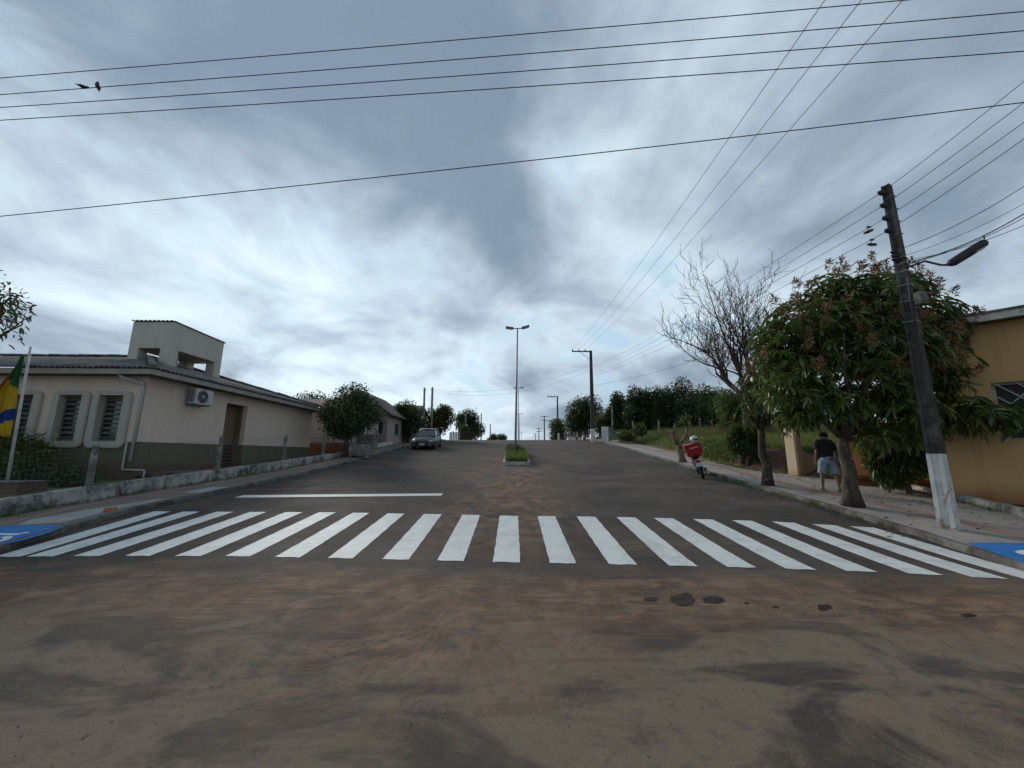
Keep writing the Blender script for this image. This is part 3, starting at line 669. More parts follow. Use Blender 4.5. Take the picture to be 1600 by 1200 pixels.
# windows with rounded surrounds and louvre slats
def rrect(x0, x1, z0, z1, r, k=5):
    out = []
    for cx_, cz_, a0 in ((x1 - r, z1 - r, 0), (x0 + r, z1 - r, 90), (x0 + r, z0 + r, 180), (x1 - r, z0 + r, 270)):
        for i in range(k + 1): w = R(a0 + 90 * i / k); out.append((cx_ + r * math.cos(w), cz_ + r * math.sin(w)))
    return out
for wi, (a, b) in enumerate(wins):
    w = MB(); o_ = rrect(a - .24, b + .24, WZ0 - .22, WZ1 + .14, .2); i_ = rrect(a + .01, b - .01, WZ0 + .005, WZ1 - .005, .02); n = len(o_)
    yf, yb = BY0 - .085, BY0 + .05; e = .03
    oi = rrect(a - .24 + e, b + .24 - e, WZ0 - .22 + e, WZ1 + .14 - e, .17)
    V = [(x, yb, z) for x, z in o_] + [(x, yf + e, z) for x, z in o_] + [(x, yf, z) for x, z in oi] + [(x, yf, z) for x, z in i_] + [(x, BY0 + .21, z) for x, z in i_]
    fs = []
    for r_ in range(4):
        for k in range(n): k2 = (k + 1) % n; fs.append((r_ * n + k, r_ * n + k2, (r_ + 1) * n + k2, (r_ + 1) * n + k))
    wo_ = w.add(V, fs).build('window', M_TRIM, bld, recalc=True)
    fr = MB()
    for xx in (a + .03, b - .03): fr.box((xx, BY0 + .15, (WZ0 + WZ1) / 2), (.045, .05, WZ1 - WZ0 - .02))
    for zz in (WZ0 + .04, WZ1 - .04): fr.box(((a + b) / 2, BY0 + .15, zz), (b - a - .02, .045, .06))
    fr.build('frame', M_SHUT, wo_)
    MB().box(((a + b) / 2, BY0 + .20, (WZ0 + WZ1) / 2), (b - a, .012, WZ1 - WZ0)).build('pane', M_GLASSD, wo_)
    for k in range(9):
        z = WZ0 + .13 + k * .155
        MB().box(((a + b) / 2, BY0 + .165, z), (b - a - .1, .012, .10), M=Matrix.Rotation(R(-38 if k % 3 else -62), 4, 'X')).build('slat', M_SHUT, wo_)
# downpipes
MB().tube([(BX - .62, BY0 - .35, ZE - .03), (BX - .55, BY0 - .30, ZE - .12), (BX - .06, BY0 - .06, ZE - .28), (BX - .06, BY0 - .05, ZE - .42), (BX - .06, BY0 - .05, ZF + .35)], .045, 8).build('downpipe', M_PVC, bld, smooth=True)
MB().tube([(BX - .25, BY0 - .07, ZB - .02), (BX - .25, BY0 - .07, ZF + .12), (BX - .22, BY0 - .06, ZF + .10), (BX + .42, BY0 - .06, ZF + .09), (BX + .46, BY0 - .06, ZF + .05), (BX + .46, BY0 - .06, ZF - .25)], .026, 8).build('drain_pipe', M_PVC, bld, smooth=True)
MB().box((BX + .45, 18.0, ZF - .06), (.9, 10.6, .12)).build('apron_slab', M_KERB, bld)
# roof: hipped, corrugated sheets
EX, EY0, EY1, EZ, SL = -11.5, 12.0, 23.75, 4.33, .30; RUN = (EY1 - EY0) / 2
roof = None
def corr(n_cols, plane, name, par):
    mb = MB(); vs = []
    for i in range(n_cols):
        for j in range(4): vs.append(plane(i, j))
    fs = [(i * 4 + j, (i + 1) * 4 + j, (i + 1) * 4 + j + 1, i * 4 + j + 1) for i in range(n_cols - 1) for j in range(3)]
    mb.add(vs, fs); o = mb.build(name, M_ROOF, par, smooth=True, recalc=False)
    md = o.modifiers.new('thickness', 'SOLIDIFY'); md.thickness = .012; md.offset = 0; return o
AMP, PIT, SUB = .028, .177, 6
def pl_front(i, j, back=False):
    x = EX - i * PIT / SUB; run = min(RUN, max(EX - x, .0)); v = run * j / 3
    z = EZ + SL * v + AMP * math.sin(2 * math.pi * i / SUB); return (x, (EY1 - v) if back else (EY0 + v), z)
nf = int((EX - XL) / (PIT / SUB))
roof = corr(nf, pl_front, 'roof', bld)
corr(nf, lambda i, j: pl_front(i, j, True), 'roof_slope', roof)
def pl_side(i, j):
    y = EY0 + i * PIT / SUB; run = max(min(y - EY0, EY1 - y), 0); v = run * j / 3
    return (EX - v, y, EZ + SL * v + AMP * math.sin(2 * math.pi * i / SUB))
corr(int((EY1 - EY0) / (PIT / SUB)) + 1, pl_side, 'roof_slope', roof)
apx = Vector((EX - RUN, EY0 + RUN, EZ + SL * RUN + .04))
rnd = random.Random(8)
def ridge_caps(a, b, par):
    a, b = Vector(a), Vector(b); L_ = (b - a).length; k = int(L_ / .45)
    for i in range(k):
        p, q = a.lerp(b, i / k), a.lerp(b, (i + 1.12) / k); up = Vector((0, 0, rnd.uniform(.0, .025)))
        MB().tube([p + up + Vector((0, 0, .01)), q + up + Vector((0, 0, .035))], [.125, .10], 8, flat=.6).build('ridge_cap', M_ROOF, par)
ridge_caps((EX + .02, EY0 - .02, EZ + .02), apx, roof); ridge_caps((EX + .02, EY1 + .02, EZ + .02), apx, roof); ridge_caps(apx, (XL + .6, apx.y, apx.z), roof)
MB().box(((XL + EX) / 2, EY0 + .06, EZ - .13), (EX - XL - .06, .03, .17)).build('fascia', M_FASC, bld)
MB().box((EX - .06, (EY0 + EY1) / 2, EZ - .13), (.03, EY1 - EY0 - .1, .17)).build('fascia', M_FASC, bld)
MB().box(((XL + BX) / 2, EY0 + .29, EZ - .20), (BX - XL, .42, .02)).build('soffit', M_SOFF, bld)
MB().box((EX - .32, (EY0 + EY1) / 2, EZ - .20), (.48, EY1 - EY0 - .2, .02)).build('soffit', M_SOFF, bld)
# water tank tower above the roof
TX0, TX1, TY0, TY1, TZ0, TZ1 = -16.5, -14.72, 16.0, 18.95, 4.9, 7.22
mb = MB(); zo = 6.05; pw = .42
for x in (TX0 + pw / 2, TX1 - pw / 2):
    for y in (TY0 + pw / 2, TY1 - pw / 2): mb.box((x, y, (TZ0 + zo) / 2), (pw, pw, zo - TZ0))
mb.box(((TX0 + TX1) / 2, TY0 + .08, (zo + TZ1) / 2), (TX1 - TX0, .16, TZ1 - zo)); mb.box(((TX0 + TX1) / 2, TY1 - .08, (zo + TZ1) / 2), (TX1 - TX0, .16, TZ1 - zo))
mb.box((TX0 + .08, (TY0 + TY1) / 2, (zo + TZ1) / 2), (.16, TY1 - TY0 - .32, TZ1 - zo)); mb.box((TX1 - .08, (TY0 + TY1) / 2, (zo + TZ1) / 2), (.16, TY1 - TY0 - .32, TZ1 - zo))
mb.box(((TX0 + TX1) / 2, (TY0 + TY1) / 2, zo + .07), (TX1 - TX0 - .33, TY1 - TY0 - .33, .12))
tw = mb.build('tank_tower', M_TOWER, bld)
MB().grid(61, 3, lambda u, v: (TX0 - .05 + (TX1 - TX0 + .1) * u, TY0 - .06 + (TY1 - TY0 + .12) * v, TZ1 + .06 - .10 * v + .03 * math.sin(u * 60 * 2 * math.pi / 6))).build('tower_roof', M_ROOF, tw, smooth=True).modifiers.new('thickness', 'SOLIDIFY').thickness = .02
MB().tube([(TX1 - .6, TY0 + 1.1, 5.2), (TX1 - .6, TY0 + 1.1, zo)], .05, 8).build('riser_pipe', M_PVC, tw)

# outdoor air-conditioner unit hung on the side wall
ac = thing('air_conditioner', 'pale outdoor air conditioner unit hung high on the beige side wall', 'air conditioner', (BX, 14.3, 3.3))
ax0, ax1, ay0, ay1, az0, az1 = BX + .10, BX + .40, 14.02, 14.86, 3.42, 4.00
M_AC = pm('white_enamel', (.48, .48, .46), (.36, .36, .345), 4, .45, .001)
MB().box(((ax0 + ax1) / 2, (ay0 + ay1) / 2, (az0 + az1) / 2), (ax1 - ax0, ay1 - ay0, az1 - az0), bev=.02).build('casing', M_AC, ac)
Mx = Matrix.Translation((ax1 + .002, ay0 + .33, (az0 + az1) / 2)) @ Matrix.Rotation(R(90), 4, 'Y')
MB().lathe([(.235, 0), (.235, .012), (.215, .014)], 24, Mx).build('fan_opening', M_DKMET, ac)
for k in range(4):
    MB().lathe([(.05 + k * .05 + .008, .016), (.05 + k * .05 + .008, .022), (.05 + k * .05, .022), (.05 + k * .05, .016)], 20, Mx).build('guard_ring', M_AC, ac)
MB().lathe([(.05, .012), (.05, .03), (.03, .034)], 12, Mx).build('fan_hub', M_AC, ac)
MB().box(((ax0 + ax1) / 2 - .02, ay0 - .004, (az0 + az1) / 2), (.22, .012, .46)).build('side_grille', M_DKMET, ac)
for k in range(6): MB().box(((ax0 + ax1) / 2 - .02, ay0 - .014, az0 + .08 + k * .085), (.24, .01, .018)).build('grille_bar', M_AC, ac)
for k in range(3): MB().box((ax0 + .04 + k * .08, ay0 - .014, (az0 + az1) / 2), (.014, .008, .46)).build('grille_bar', M_AC, ac)
for yy in (ay0 + .12, ay1 - .12): MB().box((BX + .21, yy, az0 - .02), (.42, .03, .03)).build('bracket', M_STEEL, ac)
MB().tube([(BX + .12, ay1, 3.6), (BX + .06, ay1 + .07, 3.55), (BX + .02, ay1 + .1, 3.75), (BX + .02, ay1 + .1, 4.12)], .02, 6).build('hose', M_PVC, ac)

# ------------------------------------------------------------------ low wall and wire fence on the left
lw = thing('low_wall', 'low whitewashed concrete wall with dark stains beside the left pavement', 'wall', (WL(12), 12, G(-10, 12)))
wy = [7.4, 9.1, 11.85, 11.93, 14.6, 17.5, 20.6, 22.6]
for i in range(len(wy) - 1):
    if i == 2: continue
    a, b = wy[i], wy[i + 1]; yy = [a + (b - a - .012) * k / 8 for k in range(9)]; vs = []; rr = random.Random(i)
    for y in yy:
        x = WL(y); z = G(x, y); h = .37 if y < 15 else .37 - .06 * (y - 15) / 4; h += rr.uniform(-.008, .008)
        for dx, zz in ((.0, z + .0), (.0, z + SW + h - .01), (-.02, z + SW + h), (-.15, z + SW + h), (-.17, z + SW + h - .01), (-.17, z - .1)): vs.append((x + dx, y, zz))
    mb = MB(); mb.add(vs, [(j * 6 + k, j * 6 + k + 1, (j + 1) * 6 + k + 1, (j + 1) * 6 + k) for j in range(8) for k in range(5)] + [(0, 1, 2, 3, 4, 5), tuple(48 + k for k in (5, 4, 3, 2, 1, 0))])
    mb.build('wall_section', M_WASH, lw)
fen = thing('wire_fence', 'wire mesh fence on concrete posts behind the low stained wall', 'fence', (WL(12) - .1, 12, G(-10, 12) + .3))
def on_wall(px):
    best = None
    for y in np.arange(7, 60, .02):
        x = WL(y) - .09; v = Vector((x, y, G(x, y) + .55 - CH)); dd = v.dot(_F); q = 800 + FPX * v.dot(_r) / dd
        if best is None or abs(q - px) < best[0]: best = (abs(q - px), y)
    return best[1]
fposts = [on_wall(p) for p in (146, 340, 443, 505, 587)]
fposts = [7.2] + fposts
rr = random.Random(2)
for k, y in enumerate(fposts):
    x = WL(y) - .09; z = G(x, y) + SW + .25; h = 1.15 if k < 2 else (1.25 if k == 2 else 1.15); ln = rr.uniform(-.03, .03)
    mb = MB(); mb.box((x - .10 if k == 1 else x, y, z + h / 2), (.115, .115, h), taper=.86, bev=.012, M=Matrix.Rotation(ln, 4, 'Y') @ Matrix.Rotation(rr.uniform(-.02, .02), 4, 'X')); mb.build('post', M_POST, fen)
def top_z(x, y): return G(x, y) + SW + .33
mb = MB(); yy = frange(7.2, fposts[4], .35)
for k in range(10):
    rr = .0042 if k in (0, 9, 5) else .0026
    mb.tube([(WL(y) - .10, y, top_z(WL(y), y) + .06 + k * .105 + .01 * math.sin(y * 3 + k)) for y in yy], rr, 3, cap=False)
for y in np.arange(7.2, 15.5, .11):
    x = WL(y) - .10; z = top_z(x, y); mb.tube([(x, y, z + .04), (x, y, z + 1.03)], .0022, 3, cap=False)
mb.build('wire_mesh', M_WIRE, fen)['kind'] = 'stuff'

# ------------------------------------------------------------------ flag on its pole, with planter box
fb = at(11, 758, 9.9); ft = at(48, 542, 10.0)
fb.z = T(fb.x, fb.y)
fl = thing('flagpole', 'slanting white flagpole with a drooping green yellow and blue flag', 'flag', fb)
MB().tube([fb, fb.lerp(ft, .5), ft], [.035, .033, .026], 10).build('pole', M_PVC, fl, smooth=True)
M_FLAG, tt = new_mat('flag_cloth'); uv = tt.n('ShaderNodeUVMap'); fu, fv, _ = tt.xyz(uv)
wob = tt.m('MULTIPLY', tt.m('SUBTRACT', tt.noise(uv, 5, 2, .5), .5), .06); v2 = tt.m('ADD', fv, tt.m('ADD', wob, tt.m('MULTIPLY', fu, .0)))
c_ = tt.mix(tt.m('GREATER_THAN', tt.m('ADD', v2, tt.m('MULTIPLY', fu, .16)), .42), (.012, .10, .035), (.48, .30, .012))
c_ = tt.mix(tt.m('GREATER_THAN', tt.m('SUBTRACT', v2, tt.m('MULTIPLY', fu, .02)), .66), c_, (.008, .035, .20))
c_ = tt.mix(tt.m('GREATER_THAN', tt.m('ADD', v2, tt.m('MULTIPLY', fu, -.10)), .80), c_, (.48, .30, .012))
c_ = tt.mix(tt.m('MULTIPLY', tt.m('GREATER_THAN', fu, .94), tt.m('LESS_THAN', fv, .62)), c_, (.26, .07, .02))
finish(tt, c_, .8, tt.noise(uv, 60, 3, .6), .002, transl=(.25, c_))
rows, cols = 26, 22; vs = []; uvs = []
wid_px = [(0, 3), (.15, 10), (.35, 22), (.5, 32), (.62, 38), (.7, 46), (.8, 50), (.88, 34), (1, 6)]
vtop, vbot = at(43, 556, 10.0), at(22, 683, 9.95)
for j in range(rows):
    v = j / (rows - 1); e0 = vtop.lerp(vbot, v); w = float(np.interp(v, [a for a, b in wid_px], [b for a, b in wid_px])) / FPX * 10.1
    for i in range(cols):
        u = i / (cols - 1); fold = math.sin(u * 9 + v * 4) * .07 * (.3 + u) * min(1, v * 3) + math.sin(u * 19 - v * 6) * .025
        sag = .28 * w * u * (1 - .3 * v) if v < .75 else -.10 * u * w
        vs.append((e0.x - w * u * .96 - .03, e0.y + fold - .06, e0.z - sag * .8)); uvs.append((u, v))
mb = MB().add(vs, [(j * cols + i, j * cols + i + 1, (j + 1) * cols + i + 1, (j + 1) * cols + i) for j in range(rows - 1) for i in range(cols - 1)])
flo = mb.build('flag', M_FLAG, fl, smooth=True); ul = flo.data.uv_layers.new(name='UVMap')
for lp in flo.data.loops: ul.data[lp.index].uv = uvs[lp.vertex_index]
md = flo.modifiers.new('thickness', 'SOLIDIFY'); md.thickness = .004
pb = at(5, 770, 9.3)
pl = thing('planter_box', 'olive painted concrete box at the foot of the flagpole', 'planter', (pb.x - .2, pb.y, .5))
MB().box((pb.x - .25, pb.y + .3, .62), (1.1, .6, .62), bev=.015).build('box', M_OLIVE, pl)
MB().box((pb.x - .25, pb.y + .3, .935), (1.14, .64, .03), bev=.008).build('rim', M_KERB, pl)

# ------------------------------------------------------------------ bush and tree beside the building
rs = np.random.RandomState(21)
tree('bush', 'feathery dark green shrub in front of the beige building windows', 'bush', (-14.6, 11.3, .8), (-14.6, 11.3, 1.2), .05,
     [((-14.5, 11.3, 1.75), (.95, .7, .55)), ((-15.6, 11.2, 1.9), (1.0, .7, .75)), ((-13.8, 11.2, 1.45), (.7, .6, .45)), ((-16.8, 11.2, 1.8), (1.0, .7, .8))], 9000, .13, (M_YEL, M_BARK), 21, shape='lance', lw=.2, shell=.3)
tree('hedge_shrub', 'dark low shrubs behind the mesh fence left of the flag', 'bush', (-14.2, 10.4, .7), (-14.2, 10.4, .9), .04,
     [((-13.4, 10.5, 1.05), (.9, .5, .45)), ((-12.2, 10.9, .95), (.6, .4, .3)), ((-14.9, 10.4, 1.1), (.9, .5, .5))], 4500, .11, (M_DKLEAF, M_BARK), 22)
tl = at(-25, 470, 10.5)
tree('tree', 'sparse small leaved tree reaching in at the left edge above the roof', 'tree', (tl.x - .6, 10.9, .7), (tl.x - .1, 10.7, 4.6), .09,
     [((tl.x + .15, 10.5, 5.55), (.95, .8, .95)), ((tl.x - .6, 10.7, 6.0), (1.0, .9, 1.0)), ((tl.x + .5, 10.5, 5.9), (.55, .5, .45))], 1100, .17, (M_FADE, M_BARK), 23, shape='lance', lw=.34, limbs=7, spread=(.95, .8, 1.2), shell=.3)

# ------------------------------------------------------------------ houses further up on the left
def window_part(par, c, w, h, normal, mats=(None, None)):
    """frame, sill and pane on a wall; normal '-y' or '+x'"""
    fx = lambda u, d, z: (c[0] + u, c[1] - d, c[2] + z) if normal == '-y' else (c[0] + d, c[1] + u, c[2] + z)
    sz = lambda a, d, b: (a, d, b) if normal == '-y' else (d, a, b)
    wn_ = MB()
    for u in (-w / 2, w / 2): wn_.box(fx(u, .0, 0), sz(.06, .09, h + .06))
    for z in (-h / 2, h / 2): wn_.box(fx(0, .0, z), sz(w - .062, .085, .06))
    o = wn_.build('window', M_FASC, par)
    MB().box(fx(0, -.002, 0), sz(w - .06, .02, h - .06)).build('pane', M_GLASSD, o)
    for k in (-.25, .25): MB().box(fx(w * k, .015, 0), sz(.03, .02, h - .06)).build('glazing_bar', M_FASC, o)
    return o
M_PINK = wall_mat('pinkish_plaster', (.36, .305, .265), (.22, .19, .165))
M_PALEB = wall_mat('pale_blue_plaster', (.36, .41, .46), (.25, .29, .33))
M_WOOD = pm('dark_weatherboard', (.075, .05, .036), (.045, .032, .025), 4, .8, .006, sc=(1, 1, 6))
M_TILE = pm('grey_brown_tiles', (.13, .105, .09), (.075, .062, .055), 3, .9, .012)
# beige house behind the first one
h2 = thing('house', 'smaller beige house with tall dark window behind the round tree', 'building', (-12.8, 27.8, 1.9))
hx0, hx1, hy0, hy1, hz0, hz1 = -15.6, -10.7, 26.0, 31.0, 1.2, 4.62
MB().box(((hx0 + hx1) / 2, (hy0 + hy1) / 2, (hz0 + hz1) / 2 + .35), (hx1 - hx0, hy1 - hy0, hz1 - hz0 - .7)).build('wall', M_PINK, h2)
MB().box(((hx0 + hx1) / 2, (hy0 + hy1) / 2, hz0 + .35), (hx1 - hx0 + .05, hy1 - hy0 + .05, .7)).build('plinth', M_BRICK, h2)
window_part(h2, (-14.05, hy0, 3.05), .42, 1.45, '-y'); window_part(h2, (-11.6, hy0, 3.2), .9, 1.0, '-y'); window_part(h2, (hx1, 28.2, 3.2), 1.0, 1.0, '+x')
rf = MB().prism([(hx0 - .5, hy0 - .6, hz1), (hx0 - .5, hy1 + .6, hz1), (hx0 - .5, (hy0 + hy1) / 2, hz1 + 1.0)], (hx1 - hx0 + 1.0, 0, 0)).build('roof', M_TILE, h2)
MB().box(((hx0 + hx1) / 2, hy0 - .63, hz1 - .02), (hx1 - hx0 + 1.02, .05, .14)).build('fascia', M_FASC, rf)
# timber gabled house
h3 = thing('house', 'gabled timber house with pinkish wall and small window beyond the round tree', 'building', (-12.2, 33.5, 2.4))
gx0, gx1, gy0, gy1, gz0, gz1 = -15.2, -10.3, 31.9, 38.0, 2.1, 5.05
MB().box(((gx0 + gx1) / 2, (gy0 + gy1) / 2, (gz0 + gz1) / 2), (gx1 - gx0, gy1 - gy0, gz1 - gz0)).build('wall', M_PINK, h3)
apex = ((gx0 + gx1) / 2, gz1 + 1.75)
MB().prism([(gx0, gy0 - .01, gz1), (gx1, gy0 - .01, gz1), (apex[0], gy0 - .01, apex[1] - .08)], (0, .12, 0)).build('gable', M_WOOD, h3)
for k in range(9): MB().box((gx0 + .35 + k * .53, gy0 - .02, gz1 + .1 + .85 * (1 - abs(k - 4) / 4.5)), (.03, .02, 1.7 * (1 - abs(k - 4) / 4.6))).build('batten', M_WOOD, h3)
for s_ in (-1, 1):
    xe = gx0 - .45 if s_ < 0 else gx1 + .45; ze = gz1 - .32
    MB().prism([(xe, gy0 - .55, ze), (apex[0], gy0 - .55, apex[1]), (apex[0], gy0 - .55, apex[1] + .09), (xe, gy0 - .55, ze + .09)], (0, gy1 - gy0 + 1.0, 0)).build('roof_slope', M_TILE, h3)
    MB().prism([(xe, gy0 - .58, ze - .12), (apex[0], gy0 - .58, apex[1] - .12), (apex[0], gy0 - .58, apex[1] + .05), (xe, gy0 - .58, ze + .05)], (0, .028, 0)).build('bargeboard', M_WOOD, h3)
window_part(h3, (-10.95, gy0, 3.75), .62, 1.0, '-y'); window_part(h3, (gx1, 34.5, 3.75), 1.1, 1.0, '+x')
MB().box((-12.6, gy0 - .06, 3.2), (.9, .08, 2.1)).build('door', M_DOORB, h3)
MB().box((-12.7, gy0 - 1.0, 4.62), (2.9, 2.0, .08)).build('porch_roof', M_TILE, h3)
for x in (-14.0, -11.45): MB().box((x, gy0 - 1.9, 3.4), (.1, .1, 2.4)).build('porch_post', M_FASC, h3)
h4 = thing('house', 'pale blue painted house half hidden behind dark trees on the left', 'building', (-11.5, 41, 3))
MB().box((-11.9, 42.5, 4.3), (3.6, 5, 3.2)).build('wall', M_PALEB, h4)
MB().prism([(-14, 39.6, 5.9), (-14, 45.6, 5.9), (-14, 42.6, 6.9)], (4.2, 0, 0)).build('roof', M_TILE, h4)
window_part(h4, (-11.3, 40.0, 4.6), .8, 1.0, '-y')
MB().box((-12.6, 39.96, 3.9), (.8, .08, 2.0)).build('door', M_FASC, h4)

# rubble retaining wall, stone pillar, white low wall
rw = thing('retaining_wall', 'low red brick retaining wall in front of the smaller beige house', 'wall', (-11.5, 24.8, 1.3))
bmesh_src = None
for r_ in range(5):
    for k in range(13):
        x = -14.6 + k * .33 + (.16 if r_ % 2 else 0)
        if bmesh_src is None:
            bmesh_src = MB().box((0, 0, 0), (.315, .2, .15), bev=.012).build('brick', M_BRICK, rw, world=False); o = bmesh_src
        else:
            o = bmesh_src.copy(); COL.objects.link(o)
        o.location = Vector((x, 24.9 + random.Random(k * 7 + r_).uniform(-.015, .015), 1.45 + r_ * .165)) - rw.location
MB().box((-12.5, 25.02, 1.8), (4.5, .12, 1.0)).build('core', M_KERB, rw)
sp = thing('stone_pillar', 'rough rubble stone pier beside the left pavement past the round tree', 'pillar', (WL(27) - .2, 27.2, G(-10, 27)))
rr = random.Random(6); zb = G(-10, 27)
for r_ in range(6):
    for k in range(4):
        for j in range(3):
            MB().box((WL(27) - .55 + k * .24 + rr.uniform(-.03, .03), 26.9 + j * .3, zb + .12 + r_ * .2), (.22 + rr.uniform(0, .04), .28, .17 + rr.uniform(0, .03)), rz=rr.uniform(-.1, .1), bev=.035).build('stone', M_STONE, sp)
MB().box((WL(27) - .19, 27.2, zb + .6), (.86, .8, 1.1)).build('core', M_KERB, sp)
ww = thing('low_wall', 'white capped low wall beside the parked car', 'wall', (WL(31) - .1, 31, G(-10, 31)))
for k in range(5):
    a = 28.2 + k * 1.6; b = a + 1.58; mb = MB(); xa, xb = WL(a) - .05, WL(b) - .05
    za, zb_ = G(xa, a) + SW, G(xb, b) + SW
    mb.add([(xa, a, za), (xb, b, zb_), (xb, b, zb_ + .30), (xa, a, za + .30), (xa - .15, a, za), (xb - .15, b, zb_), (xb - .15, b, zb_ + .30), (xa - .15, a, za + .30)],
           [(0, 1, 2, 3), (5, 4, 7, 6), (3, 2, 6, 7), (4, 0, 3, 7), (1, 5, 6, 2)]); mb.build('wall_section', M_POLEW, ww)
cb = gp(566, 715, SW); cb.x -= .35
bx_ = thing('concrete_box', 'grey concrete bin box with lid under the round tree', 'bin', cb)
MB().box(cb + Vector((.1, .3, .44)), (1.0, .8, .66), bev=.02).build('box', M_POST, bx_)
MB().box(cb + Vector((.1, .3, .80)), (1.08, .88, .05), bev=.012).build('lid', M_KERB, bx_)
for dx in (-.3, .5): MB().box(cb + Vector((dx, .3, .05)), (.12, .7, .14)).build('foot', M_POST, bx_)

# ------------------------------------------------------------------ trees on the left
b0 = gp(549, 713, SW); b0.x -= .35
tree('tree', 'round dark evergreen tree with forked trunk over the left pavement', 'tree', b0, (b0.x + .05, b0.y, b0.z + 1.05), .16,
     [((b0.x + .05, 22.6, 3.95), (1.55, 1.5, 1.35)), ((b0.x - .9, 22.6, 4.0), (.85, 1, .9)), ((b0.x + 1.15, 22.6, 4.15), (.75, 1, .85)), ((b0.x + .2, 22.5, 5.0), (.95, 1, .75)), ((b0.x - .2, 22.4, 3.1), (1.1, 1, .6))], 9000, .16, (M_DKLEAF, M_BARK), 31, limbs=6, lw=.5)
def treepx(name, label, px0, px1, py_top, py_base, Y, n, ls, mat, seed, group, conic=False, k=7, cat='tree', dep=.8):
    x0, x1 = at(px0, py_base, Y).x, at(px1, py_base, Y).x; zb, zt = at((px0 + px1) / 2, py_base, Y).z, at((px0 + px1) / 2, py_top, Y).z
    rx = (x1 - x0) / 2; cx_ = (x0 + x1) / 2; h = zt - zb; rs = np.random.RandomState(seed); zg = min(zb, T(cx_, Y) + .05) if Y < 60 else zb - .3
    if conic:
        bl = [((cx_ + rs.normal() * rx * .12, Y + rs.normal() * rx * .1, zb + h * (.12 + .80 * i / 6)), (rx * (1 - .13 * i), rx * dep * (1 - .13 * i), h * .17)) for i in range(7)]
    else: bl = lumps(rs, (cx_, Y, zb + h * .50), (rx * 1.04, rx * dep, h * .52), k, .52)
    return tree(name, label, cat, (cx_, Y, zg), (cx_, Y, zb + h * .3), max(.07, h * .025), bl, int(n * 1.7), ls, (mat, M_BARK), seed, group)
GL, GR = 'trees lining the left side further up', 'trees behind the field on the right'
treepx('tree', 'dark spiky tree in front of the pale blue house', 612, 664, 622, 688, 37, 4200, .26, M_DKLEAF, 41, GL, k=9)
treepx('tree', 'olive green tree behind the leftmost bare posts and parked car', 662, 707, 632, 688, 44, 4200, .27, M_YEL, 42, GL, k=8)
treepx('tree', 'wide dark tree at the crest left of the street', 706, 756, 644, 690, 58, 4200, .32, M_DKLEAF, 43, GL, k=9)
treepx('tree', 'small olive palm like tuft under the wide dark tree', 716, 738, 664, 690, 52, 900, .3, M_MIDLEAF, 44, GL, k=5)
treepx('tree', 'tiny distant tree on the crest near a thin left post', 762, 779, 677, 692, 95, 700, .45, M_MIDLEAF, 45, GL, k=5)
treepx('tree', 'tiny rounded distant tree on the crest left of the lamp posts', 777, 794, 678, 692, 110, 700, .45, M_MIDLEAF, 46, GL, k=4)
treepx('tree', 'bushy tree peeking over the corrugated roof end', 442, 510, 606, 670, 33, 2600, .2, M_DKLEAF, 47, GL, k=7)
# ------------------------------------------------------------------ trees on the right
treepx('tree', 'small round green tree at the crest beside a far power pole', 856, 890, 655, 690, 66, 2600, .3, M_MIDLEAF, 51, GR, k=7)
treepx('tree', 'dark tree behind the white based power pole', 886, 942, 616, 690, 52, 5200, .34, M_DKLEAF, 52, GR, k=9)
treepx('tree', 'loose greyish tree right of the white based power pole', 928, 974, 628, 690, 46, 3600, .3, M_MIDLEAF, 53, GR, k=8)
treepx('tree', 'upright dark tree behind the white notice board', 956, 990, 606, 688, 45, 3400, .28, M_DKLEAF, 54, GR, False)
treepx('tree', 'dark spreading tree in the middle of the row, right of the upright one', 974, 1024, 608, 684, 43, 5200, .28, M_DKLEAF, 55, GR, k=9)
treepx('tree', 'narrow dark tree in the middle of the field edge', 1004, 1040, 606, 682, 42, 3200, .26, M_DKLEAF, 56, GR, False)
treepx('tree', 'tall dark tree with ragged top above the pruned tree', 1022, 1068, 594, 680, 41, 5000, .27, M_DKLEAF, 57, GR, False)
treepx('tree', 'broad black green tree left of the bare tree', 1042, 1110, 590, 680, 40, 6500, .28, M_DKLEAF, 58, GR, k=10)
treepx('tree', 'bright mid green rounded tree behind the bare tree', 1086, 1165, 592, 680, 44, 5600, .32, M_MIDLEAF, 59, GR, k=9)
treepx('tree', 'leafy green tree between the bare tree and the sparse mango', 1118, 1200, 610, 695, 30, 6000, .22, M_MIDLEAF, 60, GR, k=9)
treepx('bush', 'dense dark shrub at the foot of the bare tree', 1143, 1194, 655, 722, 17.2, 6500, .12, M_MIDLEAF, 61, None, k=8, cat='bush')
treepx('bush', 'low olive shrub by the field edge near the notice board', 958, 1000, 668, 690, 36, 1500, .16, M_MIDLEAF, 62, None, k=6, cat='bush')
treepx('bush', 'pale weedy bush in the field at the foot of the tree row', 990, 1016, 662, 684, 34, 1100, .16, M_YEL, 63, None, k=5, cat='bush')
# a dark belt of undergrowth closes the foot of the tree row
rs = np.random.RandomState(70)
bl = []
for p in range(948, 1200, 14):
    c = at(p, 668 if p < 1100 else 662, 45.5 - (p - 948) * .012); bl.append(((c.x, c.y, c.z), (1.1 + rs.random() * .5, .9, 1.5 + rs.random() * .9)))
for p in range(950, 1000, 14):
    c = at(p, 676, 46); bl.append(((c.x, c.y, c.z), (.9, .7, .8)))
hd = thing('undergrowth', 'dark thicket filling the gaps under the tree row behind the field', 'thicket', (bl[5][0][0], bl[5][0][1], bl[5][0][2] - 2))
C, d = blob_points(rs, bl, 20000, .3); o = leaves('foliage', C, d + rs.normal(size=C.shape) * .6, .3, .15, M_DKLEAF, hd, rs, 'diamond'); o['kind'] = 'stuff'

